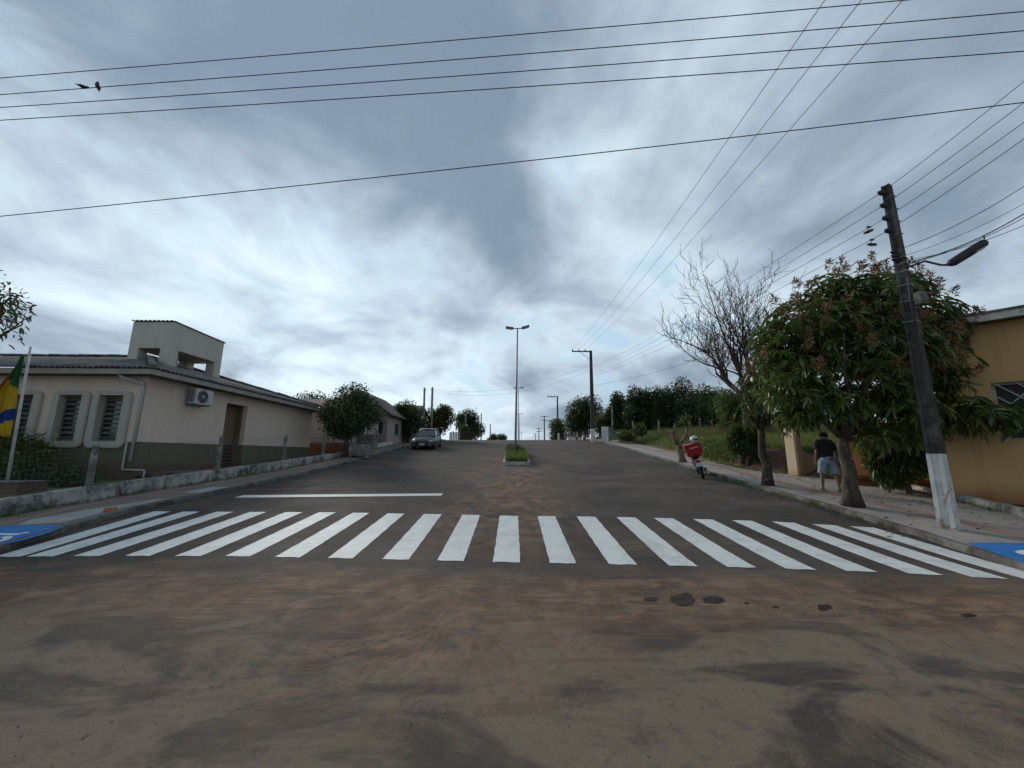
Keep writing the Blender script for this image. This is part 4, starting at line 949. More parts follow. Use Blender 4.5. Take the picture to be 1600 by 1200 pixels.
# ================================================================== RIGHT HOUSE AND LOT WALLS
hb0, hb1 = at(1492, 775, 10.15), at(1600, 781, 9.35)
hd_ = Vector((hb1.x - hb0.x, hb1.y - hb0.y, 0)).normalized(); hn = Vector((hd_.y, -hd_.x, 0)); hn = hn if hn.y < 0 else -hn    # along the wall, outward normal
h5 = thing('house', 'orange plastered house with white eave board behind the leaning pole', 'building', (hb0.x, hb0.y, .5))
A = Vector((hb0.x, hb0.y, 0)); HT = 5.02
def hp(u, d, z): return A + hd_ * u + hn * d + Vector((0, 0, z))
wu0, wu1, wz0, wz1 = .96, 2.6, 2.08, 3.5
mb = MB()
def hbox(mb, u0, u1, d0, d1, z0, z1):
    c = [hp(u, d, z) for z in (z0, z1) for u, d in ((u0, d0), (u1, d0), (u1, d1), (u0, d1))]
    return mb.add(c, [(3, 2, 1, 0), (4, 5, 6, 7), (0, 1, 5, 4), (1, 2, 6, 5), (2, 3, 7, 6), (3, 0, 4, 7)])
for u0, u1, z0, z1 in ((0, wu0, wz0, wz1), (wu1, 8, wz0, wz1), (0, 8, .3, wz0), (0, 8, wz1, HT)): hbox(mb, u0, u1, 0, -.22, z0, z1)
mb.build('wall', M_ORANGE, h5, recalc=True)
hbox(MB(), 0, .22, -.23, -7, .3, HT).build('wall', M_ORANGE, h5, recalc=True)
hbox(MB(), -.45, 8.4, .45, .39, HT - .02, HT + .16).build('eave_board', M_POLEW, h5, recalc=True)
hbox(MB(), -.45, 8.4, .385, -7, HT + .01, HT + .05).build('soffit', M_SOFF, h5, recalc=True)
hbox(MB(), -.5, 8.4, .50, -7, HT + .165, HT + .21).build('roof', M_ROOF, h5, recalc=True)
wn_ = MB(); hbox(wn_, wu0, wu1, -.10, -.14, wz0, wz0 + .06); hbox(wn_, wu0, wu1, -.10, -.14, wz1 - .06, wz1); hbox(wn_, wu0, wu0 + .06, -.099, -.141, wz0 + .06, wz1 - .06); hbox(wn_, 1.7, 1.76, -.099, -.141, wz0 + .06, wz1 - .06)
wo_ = wn_.build('window', M_FASC, h5, recalc=True); hbox(MB(), wu0, wu1, -.18, -.19, wz0, wz1).build('pane', M_DARKP, wo_, recalc=True)
for k in range(9):
    for s_ in (-1, 1):
        u = wu0 - .6 + k * .32; q = [(u, wz0), (u + 1.37, wz1)] if s_ > 0 else [(u + 1.37, wz0), (u, wz1)]
        pts = []
        for f in np.linspace(0, 1, 9):
            uu = q[0][0] + (q[1][0] - q[0][0]) * f; zz = q[0][1] + (q[1][1] - q[0][1]) * f
            if wu0 <= uu <= wu1: pts.append(hp(uu, -.06 - .012 * s_, zz))
        if len(pts) > 1: MB().tube(pts, .014, 5).build('grille_bar', M_AC, wo_)
# stone edging of the planting bed before the house
ed = thing('bed_edging', 'low stained concrete edging of the bed beside the orange house', 'edging', (11, 9.5, G(11, 9.5)))
ep = [gp(1432, 768, SW), gp(1470, 777, SW), gp(1520, 787, SW), gp(1570, 799, SW), gp(1640, 816, SW)]
for i in range(len(ep) - 1):
    a, b = ep[i], ep[i].lerp(ep[i + 1], .985); nn = Vector((b.y - a.y, -(b.x - a.x), 0)).normalized() * .12; nn = nn if nn.y > 0 else -nn
    MB().add([a + Vector((0, 0, -.05)), b + Vector((0, 0, -.05)), b + Vector((0, 0, .17)), a + Vector((0, 0, .19))] + [p + nn for p in (a + Vector((0, 0, -.05)), b + Vector((0, 0, -.05)), b + Vector((0, 0, .17)), a + Vector((0, 0, .19)))],
             [(0, 1, 2, 3), (5, 4, 7, 6), (3, 2, 6, 7), (4, 0, 3, 7), (1, 5, 6, 2)]).build('edging_block', M_WASH, ed)
sb = MB().add([ep[0] + Vector((.1, .2, .1)), ep[1] + Vector((0, .1, .1)), ep[2] + Vector((0, .1, .1)), ep[3] + Vector((0, .1, .1)), ep[4] + Vector((0, .1, .1)), Vector((14.5, 10.2, .62)), Vector((12.2, 10.9, .66)), Vector((11.4, 11.6, .72))], [(0, 1, 2, 7), (2, 6, 7), (2, 3, 6), (3, 4, 5, 6)]).build('bed_soil', M_SOIL, ed)
# pillar with a broken stub of lot wall
p0 = gp(1244, 743, SW)
pil = thing('gate_pillar', 'cream gate pillar with a broken raw wall stub beside the field', 'pillar', p0)
top = at(1240, 666, p0.y).z
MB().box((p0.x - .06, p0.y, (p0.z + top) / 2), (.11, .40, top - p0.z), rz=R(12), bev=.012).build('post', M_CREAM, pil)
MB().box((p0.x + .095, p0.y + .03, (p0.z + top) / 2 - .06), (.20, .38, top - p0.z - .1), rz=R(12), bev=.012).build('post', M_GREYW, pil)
w0 = Vector((p0.x + .13, p0.y + .05, 0)); w1 = Vector((p0.x + 2.1, p0.y + .35, 0))
prof = [(0, 1.30), (.06, 1.28), (.14, .95), (.3, .78), (.45, .72), (.6, .60), (.8, .62), (1, .55)]
mb = MB(); vs = []
for f, h in prof:
    q = w0.lerp(w1, f)
    vs += [(q.x, q.y, p0.z - .1), (q.x, q.y, p0.z + h), (q.x, q.y + .15, p0.z + h), (q.x, q.y + .15, p0.z - .1)]
mb.add(vs, [(i * 4 + k, i * 4 + 4 + k, i * 4 + 4 + (k + 1) % 4, i * 4 + (k + 1) % 4) for i in range(len(prof) - 1) for k in range(4)] + [(0, 1, 2, 3), tuple(len(vs) - 4 + k for k in (3, 2, 1, 0))])
mb.build('wall_stub', M_GREYW, pil, recalc=True)
# bright orange lot wall with blue notice
l0, l1 = at(1318, 737, 13.6), at(1377, 737, 13.0)
lot = thing('lot_wall', 'bright orange boundary wall behind the mango trunk', 'wall', (l0.x, l0.y, G(l0.x, l0.y)))
zb = min(l0.z, l1.z) - .15; zt = at(1350, 650, 13.3).z
dv = Vector((l1.x - l0.x, l1.y - l0.y, 0)); nv = Vector((dv.y, -dv.x, 0)).normalized(); nv = nv if nv.y < 0 else -nv
MB().prism([(l0.x, l0.y, zb), (l1.x, l1.y, zb), (l1.x, l1.y, zt - .25), (l0.x, l0.y, zt + .1)], -nv * .18).build('wall', M_ORANGE2, lot, recalc=True)
pe = l1 + dv.normalized() * .10
MB().box((pe.x, pe.y, (zb + zt) / 2 - .1), (.16, .2, zt - zb - .1)).build('post', M_WOOD, lot)
bs = at(1342, 744, 12.6)
for r_ in range(3):
    for k in range(9):
        q = at(1322 + k * 15.5 + (7 if r_ % 2 else 0), 752, 12.9 - k * .15); 
        MB().box((q.x, q.y, G(q.x, q.y) + SW + .05 + r_ * .105), (.36, .2, .095), rz=math.atan2(dv.y, dv.x), bev=.01).build('brick', M_BRICK, lot)
nt = at(1345.5, 693, 13.2); nc = Vector((nt.x, nt.y, nt.z)) + nv * .03
M_NOTE = paint_mat('blue_notice', (.015, .035, .16), (.03, .05, .14), .1)
nb = thing('notice', 'small dark blue notice with pale print on the orange wall', 'notice', nc)
ang = math.atan2(dv.y, dv.x)
MB().box(nc, (.25, .015, .30), rz=ang).build('board', M_NOTE, nb)
for k, (w, h, z) in enumerate(((.15, .018, .075), (.11, .05, .01), (.17, .02, -.06))): MB().box(nc + nv * .010 + Vector((0, 0, z)), (w, .004, h), rz=ang).build('print_line', M_SYMB, nb)
treepx('hedge', 'leafy green hedge growing between the orange wall and the leaning pole', 1372, 1470, 655, 768, 11.2, 9500, .13, M_MANGO2, 80, None, k=12, cat='hedge', dep=.55)

# ================================================================== POLES AND WIRES
def taper_pole(mb, b, t_, w0, d0, w1, d1, rz=0.0, groove=True):
    b, t_ = Vector(b), Vector(t_); Mr = Matrix.Rotation(rz, 3, 'Z'); vs = []; N_ = 8
    sec = [(-1, -1), (1, -1), (1, -.45), (.78, -.40), (.78, .40), (1, .45), (1, 1), (-1, 1), (-1, .45), (-.78, .40), (-.78, -.40), (-1, -.45)]
    for i in range(N_ + 1):
        f = i / N_; c = b.lerp(t_, f); w = w0 + (w1 - w0) * f; d = d0 + (d1 - d0) * f
        vs += [c + Mr @ Vector((x * w / 2, y * d / 2, 0)) for x, y in sec]
    n = 12; mb.add(vs, [(i * n + k, i * n + (k + 1) % n, (i + 1) * n + (k + 1) % n, (i + 1) * n + k) for i in range(N_) for k in range(n)] + [tuple(range(n - 1, -1, -1)), tuple(N_ * n + k for k in range(n))]); return mb
def insulator(par, c, axis=Vector((0, 0, 1)), s=1.0):
    Mr = Matrix.Translation(Vector(c)) @ axis.to_track_quat('Z', 'Y').to_matrix().to_4x4()
    return MB().lathe([(.02 * s, -.06 * s), (.05 * s, -.05 * s), (.055 * s, -.02 * s), (.03 * s, -.01 * s), (.05 * s, .01 * s), (.05 * s, .03 * s), (.025 * s, .05 * s), (.02 * s, .08 * s)], 10, Mr).build('insulator', M_DKMET, par, smooth=True)
pbase = gp(1484, 826, SW); ptop = at(1385, 291, pbase.y + .1)
pp = thing('power_pole', 'old dark concrete power pole with whitewashed foot by the right crossing', 'pole', pbase)
ws = at(1460, 709, pbase.y).z; f = (ws - pbase.z) / (ptop.z - pbase.z); pm_ = pbase.lerp(ptop, f); RZ = R(28)
taper_pole(MB(), pbase + Vector((0, 0, -.2)), pm_, .30, .245, .268, .215, RZ).build('painted_foot', M_POLEW, pp)
taper_pole(MB(), pm_, ptop, .266, .213, .175, .14, RZ).build('shaft', M_POLE, pp)
def pz_(z): return pbase.lerp(ptop, (z - pbase.z) / (ptop.z - pbase.z))
INS = []
for py in (299, 319, 339, 359):
    z = at(1383, py, pbase.y).z; c = pz_(z)
    MB().tube([c + Vector((-.20, -.05, 0)), c + Vector((.24, .06, 0))], .012, 6).build('bolt', M_STEEL, pp)
    q = c + Vector((-.20, -.05, 0)); insulator(pp, q, Vector((-1, -.2, 0)).normalized(), 1.1); INS.append(q)
c = pz_(at(1392, 392, pbase.y).z)
for k in range(3): insulator(pp, c + Vector((-.17, -.06, -.02 - k * .085)), Vector((-1, 0, 0)), .9)
for py in (402, 412, 424, 445, 470, 502): 
    z = at(1400, py, pbase.y).z; c = pz_(z); taper_pole(MB(), c - Vector((0, 0, .012)), c + Vector((0, 0, .012)), .25, .205, .25, .205, RZ).build('band', M_STEEL, pp)
c = pz_(at(1425, 470, pbase.y).z) + Vector((.07, -.2, 0))
mbx = MB().box(c, (.19, .12, .26), rz=R(10), bev=.012).build('meter_box', M_POST, pp)
MB().box(c + Vector((.01, -.065, 0)), (.12, .01, .17), rz=R(10)).build('cover', M_KERB, mbx)
rr = random.Random(14)
for k in range(7): 
    za = pz_(3.6 + k * .16 + rr.uniform(-.05, .05)); MB().tube([za + Vector((-.12, -.17, 0)), za + Vector((-.16, -.2, .3)), za + Vector((-.1, -.18, .7 + rr.random() * .4))], .012, 5).build('cable', M_CABLE, pp)
# street lantern on a bent arm
c = pz_(at(1405, 420, pbase.y).z)
sl_ = thing('street_lantern', 'long dark street lantern on a bent arm fixed to the dark pole', 'street lamp', c)
Yl = pbase.y
a1 = [at(1412, 420, Yl), at(1445, 408, Yl - .1), at(1470, 414, Yl - .2), at(1482, 414, Yl - .25)]
MB().tube([c] + a1, .022, 8).build('arm', M_DKMET, sl_, smooth=True)
e0, e1 = at(1483, 413, Yl - .25), at(1540, 378, Yl - .5); dl = (e1 - e0)
prl = [(.0, .05), (.04, .075), (.3, .085), (.8, .088), (.95, .085), (1, .06)]
MB().tube([e0 + dl * f for f, r_ in prl], [r_ for f, r_ in prl], 12).build('lamp_head', M_DKMET, sl_, smooth=True)
MB().tube([e0 + dl * .12 + Vector((0, 0, -.03)), e0 + dl * .9 + Vector((0, 0, -.035))], [.066, .07], 12).build('lens', M_GLASSD, sl_, smooth=True)
MB().tube([e1 + Vector((-.01, 0, .06)), e1 + Vector((-.01, 0, .13))], .012, 6).build('photocell', M_DKMET, sl_)
# two small surge arresters hanging on the wires
for (qx, qy), lab, sl__ in (((1357, 362), 'upper small dark clamp hanging from the wires left of the pole', .5), ((1362, 382), 'lower small dark clamp hanging from the wires left of the pole', -.02)):
    c = at(qx, qy, pbase.y + .5); t_ = thing('wire_clamp', lab, 'clamp', c, 'clamps hanging from the wires')
    MB().tube([c + Vector((-.10, 0, -.08 * sl__)), c + Vector((0, 0, 0)), c + Vector((.10, 0, .10 * sl__))], [.028, .036, .03], 8).build('body', M_DKMET, t_)
    MB().tube([c, c + Vector((.0, 0, .11))], .008, 5).build('hanger', M_DKMET, t_); MB().box(c + Vector((0.02, 0, .12)), (.09, .04, .03)).build('grip', M_DKMET, t_)

def crossarm_pole(px, py_top, py_base, Y, armL, label, wfoot=True, gname='power poles up the right side', w=.30, arms=1, dark=M_POLE):
    t_ = at(px, py_top, Y); b = at(px + (2.3 if wfoot else 0), py_base, Y); b.x = t_.x + (b.x - t_.x) * .4; b.z -= .3
    th_ = thing('power_pole', label, 'pole', b, gname)
    fz = .15 if wfoot else 0
    m_ = b.lerp(t_, fz) if wfoot else b
    if wfoot: taper_pole(MB(), b, m_, w, w * .8, w * .95, w * .75).build('painted_foot', M_POLEW, th_)
    taper_pole(MB(), m_, t_, w * .95, w * .75, w * .6, w * .5).build('shaft', dark, th_)
    for k in range(arms):
        z = t_.z - .12 - k * 1.0; x0, x1 = (t_.x - armL, t_.x + .1) if arms == 1 else (t_.x - armL / 2, t_.x + armL / 2)
        MB().box(((x0 + x1) / 2, Y - .12, z), (x1 - x0, .10, .12)).build('crossarm', M_DKMET, th_)
        for f in (.03, .35, .66): insulator(th_, (x0 + (x1 - x0) * f, Y - .12, z + .12), s=1.5)
        if arms == 1: MB().tube([(x0 + armL * .42, Y - .12, z - .05), (t_.x - .05, Y - .12, z - .95)], .022, 5).build('brace', M_DKMET, th_)
    for k in range(4): insulator(th_, (t_.x - .14, Y - .1, t_.z - 1.9 - k * .32), Vector((-1, 0, 0)), .9)
    return t_
MY = 40.0
mt = crossarm_pole(923, 548, 688, MY, 2.05, 'power pole with white painted foot and crossarm at the right crest', w=.42)
mt2 = crossarm_pole(871, 619, 692, 70, 1.9, 'second crossarm power pole rising from the small round tree', False, w=.36)
crossarm_pole(850.5, 650, 692, 100, 2.2, 'third smaller power pole beyond the crest with T shaped arms', False, w=.36, arms=2)
crossarm_pole(842, 669, 692, 130, 2.2, 'fourth tiny power pole beyond the crest', False, w=.36, arms=2)
crossarm_pole(836.5, 677, 692, 165, 2.2, 'most distant tiny power pole beyond the crest', False, w=.36, arms=2)
def plain_post(px, py_top, py_base, Y, r_, label, mat=M_POST, group='bare posts up the left side'):
    b = at(px, py_base, Y); t_ = at(px, py_top, Y); t_.x += (b.x - t_.x) * .6; b.z -= .4; t__ = thing('post', label, 'post', b, group)
    MB().tube([b, b.lerp(t_, .5), t_], [r_, r_ * .92, r_ * .8], 8).build('shaft', mat, t__, smooth=True)
    MB().tube([t_ + Vector((-.18, 0, -.25)), t_ + Vector((.18, 0, -.25))], .03, 6).build('peg', M_DKMET, t__); return t_
lt = plain_post(673.5, 605, 690, 39, .13, 'pale leaning wooden post right behind the parked car')
plain_post(661, 606, 690, 41, .13, 'darker wooden post left of the parked car roof')
plain_post(727, 640, 692, 56, .12, 'thin post in front of the wide dark tree at the crest')
plain_post(751.5, 646, 692, 72, .12, 'thin post at the right edge of the wide dark tree')
plain_post(766, 663, 692, 85, .13, 'small post alone on the crest left of the lamps')
plain_post(957.5, 634, 690, 41.5, .08, 'slim grey post beside the white notice board', group=None)

WN = 0
def wire(label, pts, r_, group=None, ext=(0, 0), k=28, name='overhead_wire'):
    """smooth curve through three points given along the wire"""
    pts = [Vector(p) for p in pts]
    if len(pts) == 2: pts = [pts[0], (pts[0] + pts[1]) / 2 - Vector((0, 0, .012 * (pts[1] - pts[0]).length)), pts[1]]
    def q(s_): return pts[0] * ((s_ - .5) * (s_ - 1) / .5) + pts[1] * (s_ * (1 - s_) / .25) + pts[2] * (s_ * (s_ - .5) / .5)
    P_ = [q(-ext[0] + (1 + ext[0] + ext[1]) * i / k) for i in range(k + 1)]
    o = MB().tube(P_, r_, 5, cap=False).build(name, M_CABLE, None, smooth=True, loc=tuple(P_[0]))
    return tag(o, label, 'wire', group)
YA, YB, YC = 6.4, 5.6, 4.8
for (ya, yb, yc), lab in (((122, 55, -17), 'topmost of the four wires crossing the sky above the street'), ((148, 86, 18), 'second wire from the top, the one carrying two birds'), ((168, 112.5, 48), 'third wire from the top crossing the sky'), ((188, 137, 80), 'fourth wire from the top crossing the sky')):
    wire(lab, [at(0, ya, YA), at(800, yb, YB), at(1600, yc, YC)], .0075, 'power lines across the crossing', (.5, .5), 40)
wire('single low cable crossing the sky from left edge to right edge', [at(0, 338, YA), at(800, 254, YB), at(1600, 160, YC)], .0075, None, (.5, .5), 40, 'overhead_cable')
arm = [Vector((mt.x - 2.05 + f * 2.15, MY - .12, mt.z + .08)) for f in (.03, .35, .66)]
def pzat(px, py, z): d = ray(px, py); d = d * ((z - CH) / d.z); return Vector((d.x, d.y, z))
for a, e, lab in zip(arm, ((1289, 0), (1346, 0), (1411, 0)), ('left wire of three rising steeply from the crossarm pole', 'middle wire of three rising steeply from the crossarm pole', 'right wire of three rising steeply from the crossarm pole')):
    b = pzat(*e, 9.7); wire(lab, [a, b], .0072, 'three wires running down the avenue', (0, .6), 40)
for k, (q, pe_, lab) in enumerate(zip(INS, (127, 160, 191, 217), ('top', 'second', 'third', 'fourth'))):
    far = Vector((mt.x - .14, MY - .1, mt.z - 1.9 - k * .32))
    wire('%s insulator wire running from the dark pole back towards the crest pole' % lab, [far, q], .0065, 'wires from the dark pole to the crest pole')
    wire('%s insulator wire leaving the dark pole to the upper right' % lab, [q, at(1600, pe_, pbase.y - 1.6)], .0065, 'wires leaving the dark pole to the right', (0, .8))
cb1 = pz_(at(1392, 395, pbase.y).z) + Vector((.1, 0, 0))
wire('drooping cable from the crest pole towards the mango tree', [Vector((mt.x, MY, at(923, 603, MY).z)), at(1075, 566, 26), at(1300, 440, 11)], .012, None, (0, .05), 34, 'overhead_cable')
for (pe_, z0, rr_), lab in zip(((291, 384, .007), (318, 396, .005), (334, 408, .011), (340, 410, .007), (352, 404, .006)), ('upper thick cable leaving the dark pole to the right', 'thin cable just under the upper cable on the right', 'bundled thick cable above the long lantern', 'slack cable hugging the bundle above the lantern', 'lowest slack cable passing behind the lantern')):
    c = pz_(at(1400, z0, pbase.y).z) + Vector((.12, .02, 0)); e = at(1600, pe_, pbase.y - 1.0); m_ = (c + e) / 2 - Vector((0, 0, .05 + rr_ * 6))
    wire(lab, [c, m_, e], rr_, 'cables leaving the dark pole to the right', (0, .8), 24, 'overhead_cable')
wire('thin cable from the dark pole sloping down left into the mango tree', [at(1250, 470, pbase.y + 3), at(1320, 432, pbase.y + 1.5), pz_(at(1392, 396, pbase.y).z)], .008, None, (.3, 0), 20, 'overhead_cable')
for dz, lab in ((0, 'upper thin wire from the crest pole to the leaning post on the left'), (.55, 'lower thin wire from the crest pole to the leaning post on the left')):
    wire(lab, [Vector((mt.x, MY, mt.z - 1.5 - dz)), Vector((0, 39.6, 8.45 - dz)), Vector((lt.x, 39, lt.z - .25 - dz * .3))], .008, 'thin wires crossing between posts')

# ------------------------------------------------------------------ birds on the second wire
M_BIRD = pm('dark_plumage', (.012, .012, .016), (.03, .028, .032), 14, .7, 0)
def wire2(px):
    y = np.interp(px, [0, 800, 1600], [148, 86, 18]); Y = np.interp(px, [0, 800, 1600], [YA, YB, YC]); return at(px, y, Y)
def bird(px, lab, up, turn):
    c = wire2(px); th_ = thing('bird', lab, 'bird', c, 'birds on the wire', rot=(0, up, turn)); th_.scale = (.62, .62, .62) if px < 140 else (.74, .6, .6)
    prof = [(-.235, .008, .0), (-.16, .018, .0), (-.10, .028, .002), (-.05, .048, .008), (.0, .056, .018), (.045, .05, .032), (.075, .036, .05), (.10, .036, .066), (.125, .026, .072), (.142, .008, .066)]
    mb = MB(); mb.tube([(x, 0, z + .05) for x, r_, z in prof], [r_ for x, r_, z in prof], 10); mb.build('body', M_BIRD, th_, smooth=True, world=False)
    MB().tube([(.138, 0, .117), (.172, 0, .110)], [.009, .002], 6).build('beak', M_DKMET, th_, world=False)
    for s_ in (-1, 1):
        MB().tube([(.05, s_ * .045, .085), (-.03, s_ * .055, .07), (-.14, s_ * .03, .055)], [.02, .026, .006], 8, flat=.5).build('wing', M_BIRD, th_, smooth=True, world=False)
        MB().tube([(.01, s_ * .018, .02), (.012, s_ * .018, -.004)], .006, 5).build('foot', M_DKMET, th_, world=False)
    return th_
bird(128, 'bird crouching on the wire with its tail up, left of its mate', R(22), R(12))
bird(150, 'slim upright bird on the wire with its long tail hanging down', R(-58), R(168))
# ================================================================== NEAR TREES ON THE RIGHT
def mango(name, label, base, tt_, r0, blobs, n_wh, L0, mat, seed, limbs, flowers, per=(7, 12), n_obj=0, lean_tips=None):
    rs = np.random.RandomState(seed); th_ = thing(name, label, 'tree', base)
    c = np.mean([b[0] for b in blobs], 0); rad = np.max([b[1] for b in blobs], 0); mb = MB()
    for pts, rr in branch_set(rs, base, tt_, r0, (rad[0] * .95, rad[1] * .9, (c[2] - tt_[2]) + rad[2] * .55), limbs): mb.tube(pts, rr, 10)
    mb.build('trunk', M_BARKM, th_, smooth=True)
    W_, d = blob_points(rs, blobs, n_wh, .5); Cs = []; Ds = []; Ls = []
    for w, dd in zip(W_, d):
        k = rs.randint(*per); a = rs.random() * 6.28 + np.arange(k) * 2.4
        ax = dd * .7 + np.array([0, 0, .35]); ax = ax / np.linalg.norm(ax); u = np.cross(ax, [.3, .5, .8]); u /= np.linalg.norm(u); v = np.cross(ax, u)
        D = (np.cos(a)[:, None] * u + np.sin(a)[:, None] * v) + ax * (.25 + .3 * rs.random((k, 1))) + np.array([0, 0, -.55])
        Cs.append(np.repeat(w[None], k, 0) - ax * (rs.random((k, 1)) * .05)); Ds.append(D); Ls.append(L0 * (.45 + .85 * rs.random(k)))
    C = np.concatenate(Cs); D = unit(np.concatenate(Ds)); L = np.concatenate(Ls)
    if n_obj:                                                           # the leaves that show largest are pieces of their own
        dist = np.linalg.norm(C - np.array([0, 0, CH]), axis=1); out_ = np.sum((C - c) / rad * (np.array([0, 0, CH]) - c) / np.linalg.norm(c), 1)
        idx = np.argsort(dist / L - out_ * 6)[:n_obj]; msk = np.ones(len(C), bool); msk[idx] = False
        me = MB().add([(0, 0, 0), (.33, .13, .01), (.7, .11, -.10), (1, 0, -.26), (.7, -.11, -.10), (.33, -.13, .01)], [(0, 3, 2, 1), (0, 5, 4, 3)])
        src = None
        for i in idx:
            if src is None: src = me.build('leaf', mat, th_, smooth=True, world=False); o = src
            else: o = src.copy(); COL.objects.link(o)
            dx = Vector(D[i]); sd_ = dx.cross(Vector((0, 0, 1)) + Vector(rs.normal(size=3)) * .3).normalized(); up = sd_.cross(dx)
            Mr = Matrix((dx, -sd_, up)).transposed().to_4x4(); o.matrix_basis = Matrix.Translation(Vector(C[i]) - th_.location) @ Mr @ Matrix.Scale(float(L[i]), 4)
        C, D, L = C[msk], D[msk], L[msk]
    leaves('crown', C, D, L, L * .25, mat, th_, rs, 'lance', .3)['kind'] = 'stuff'
    if flowers:
        F_, fd = blob_points(rs, blobs, 5000, .97); keep = (F_[:, 2] > c[2] - rad[2] * flowers[1]); F_, fd = F_[keep], fd[keep]
        # only clusters on the outer skin
        ok = np.array([all(np.sum(((f - np.array(b[0])) / np.array(b[1])) ** 2) > .82 for b in blobs) for f in F_]); F_, fd = F_[ok][:flowers[0]], fd[ok][:flowers[0]]
        Cc = []; Dd = []
        for f, dd in zip(F_, fd):
            ax = dd * .6 + np.array([0, 0, .8]); ax /= np.linalg.norm(ax); k = 60; s_ = rs.random(k); rd = unit(rs.normal(size=(k, 3)))
            Cc.append(f + ax * (s_ * .26)[:, None] + rd * ((1 - s_) * .13)[:, None] * rs.random((k, 1))); Dd.append(rd * .9 + ax * .5)
        C = np.concatenate(Cc); leaves('blossom', C, np.concatenate(Dd),   .105 * (.6 + .8 * rs.random(len(C))), .032, M_FLOW, th_, rs, 'diamond', .1)['kind'] = 'stuff'
    return th_
tb = gp(1333, 791, SW); tk = at(1320, 684, tb.y + .1)
def bp(px, py, Y, rx, ry, rz): c = at(px, py, Y); return ((c.x, c.y, c.z), (rx, ry, rz))
Y0 = tb.y
MB_ = [bp(1345, 560, Y0, 1.55, 1.5, 1.3), bp(1262, 520, Y0, 1.05, 1.1, .95), bp(1235, 590, Y0, .95, 1.0, .95), bp(1340, 480, Y0, 1.15, 1.2, .85), bp(1415, 510, Y0 + .2, 1.1, 1.1, .95), bp(1448, 575, Y0 + .3, .72, 1.0, .95),
       bp(1290, 628, Y0 - .1, .95, .9, .55), bp(1400, 640, Y0 - .2, .95, 1.0, .75), bp(1450, 640, Y0 + .2, .7, .8, .7), bp(1395, 455, Y0 + .2, .75, .8, .55), bp(1240, 640, Y0 + .1, .55, .6, .4), bp(1370, 680, Y0 - .1, .55, .6, .35), bp(1548, 648, Y0 - .6, .62, .5, .42), bp(1500, 640, Y0 - .2, .5, .6, .42), bp(1575, 650, Y0 - .6, .32, .4, .36), bp(1210, 535, Y0 + .1, .6, .7, .6), bp(1300, 455, Y0, .8, .8, .5), bp(1450, 500, Y0 + .4, .6, .7, .55)]
mango('mango_tree', 'big leafy mango tree with pinkish blossom in front of the orange house', tb, tk, .165, MB_, 2600, .24, M_MANGO, 5, 8, (120, .3), n_obj=300)
tb2 = gp(1200, 758, SW); tk2 = at(1188, 668, tb2.y)
Y1 = tb2.y
MB2 = [bp(1205, 610, Y1, .85, .9, .8), bp(1180, 640, Y1, .55, .6, .5), bp(1215, 560, Y1 + .2, .7, .8, .6), bp(1222, 655, Y1, .55, .6, .4), bp(1172, 600, Y1, .4, .5, .5)]
mango('mango_tree', 'smaller sparse mango tree with pale trunk beside the motorcycle side pavement', tb2, tk2, .13, MB2, 230, .24, M_MANGO2, 6, 7, (14, -.1), per=(6, 10))

# bare tree with fine upright twigs
def bare_tree(base, label, seed):
    rs = np.random.RandomState(seed); th_ = thing('bare_tree', label, 'tree', base); limbs = MB(); twigs = MB(); cnt = [0]
    def grow(p, d, L, r_, lev):
        k = 4 if lev < 3 else 3; pts = [p]; q = p.copy(); dd = d.copy()
        for i in range(k):
            dd = unit((dd + rs.normal(size=3) * (.10 + .04 * lev) + np.array([0, 0, .05 + .03 * lev]))[None])[0]; q = q + dd * L / k; pts.append(q.copy())
        rad = [r_ * (1 - .42 * i / k) for i in range(k + 1)]
        (limbs if lev < 3 else twigs).tube(pts, rad, 7 if lev < 2 else (5 if lev < 4 else 3), cap=False); cnt[0] += 1
        if lev >= 5: return
        nb = (4, 3, 3, 3, 3, 2)[lev]
        for j in range(nb):
            f = 1.0 if j == 0 else .35 + .6 * rs.random(); i = min(int(f * k), k); pp_ = pts[i]
            sp_ = (.55, .55, .5, .5, .5, .5)[lev] * (.5 if j == 0 else 1.15)
            side = rs.normal(size=3); side -= dd * side.dot(dd); side /= np.linalg.norm(side)
            nd = unit((dd + side * sp_)[None])[0]; grow(pp_.copy(), nd, L * (.74 if j == 0 else .66) * (.85 + .3 * rs.random()), max(.0095, rad[i] * (.76 if j == 0 else .60)), lev + 1)
    b = np.array(base); fork = np.array(at(1166, 622, base[1]))
    limbs.tube([b, b * .6 + fork * .4 + np.array([.1, 0, 0]), fork], [.26, .2, .17], 10)
    for px_, py_, L_, r_ in ((1092, 545, 2.3, .10), (1142, 480, 2.4, .11), (1190, 485, 2.4, .10), (1112, 590, 2.0, .085), (1116, 500, 2.3, .09)):
        d = np.array(at(px_, py_, base[1] + rs.normal() * .8)) - fork; grow(fork.copy(), d / np.linalg.norm(d), L_, r_, 0)
    f2 = np.array(at(1186, 640, base[1])); 
    for px_, py_, L_, r_ in ((1222, 475, 2.5, .085), (1275, 495, 2.4, .08)):
        d = np.array(at(px_, py_, base[1] + .4)) - f2; limbs.tube([b * .5 + f2 * .5, f2], [.13, .1], 8); grow(f2.copy(), d / np.linalg.norm(d), L_, r_, 0)
    limbs.build('trunk', M_TWIG, th_, smooth=True); o = twigs.build('twigs', M_TWIG, th_, smooth=True); o['kind'] = 'stuff'
    st_ = at(1158, 590, base[1]); MB().tube([fork, (np.array(st_) + fork) / 2, st_], [.16, .15, .13], 9).build('cut_stub', M_BARK, th_)
    print('bare branches', cnt[0]); return th_
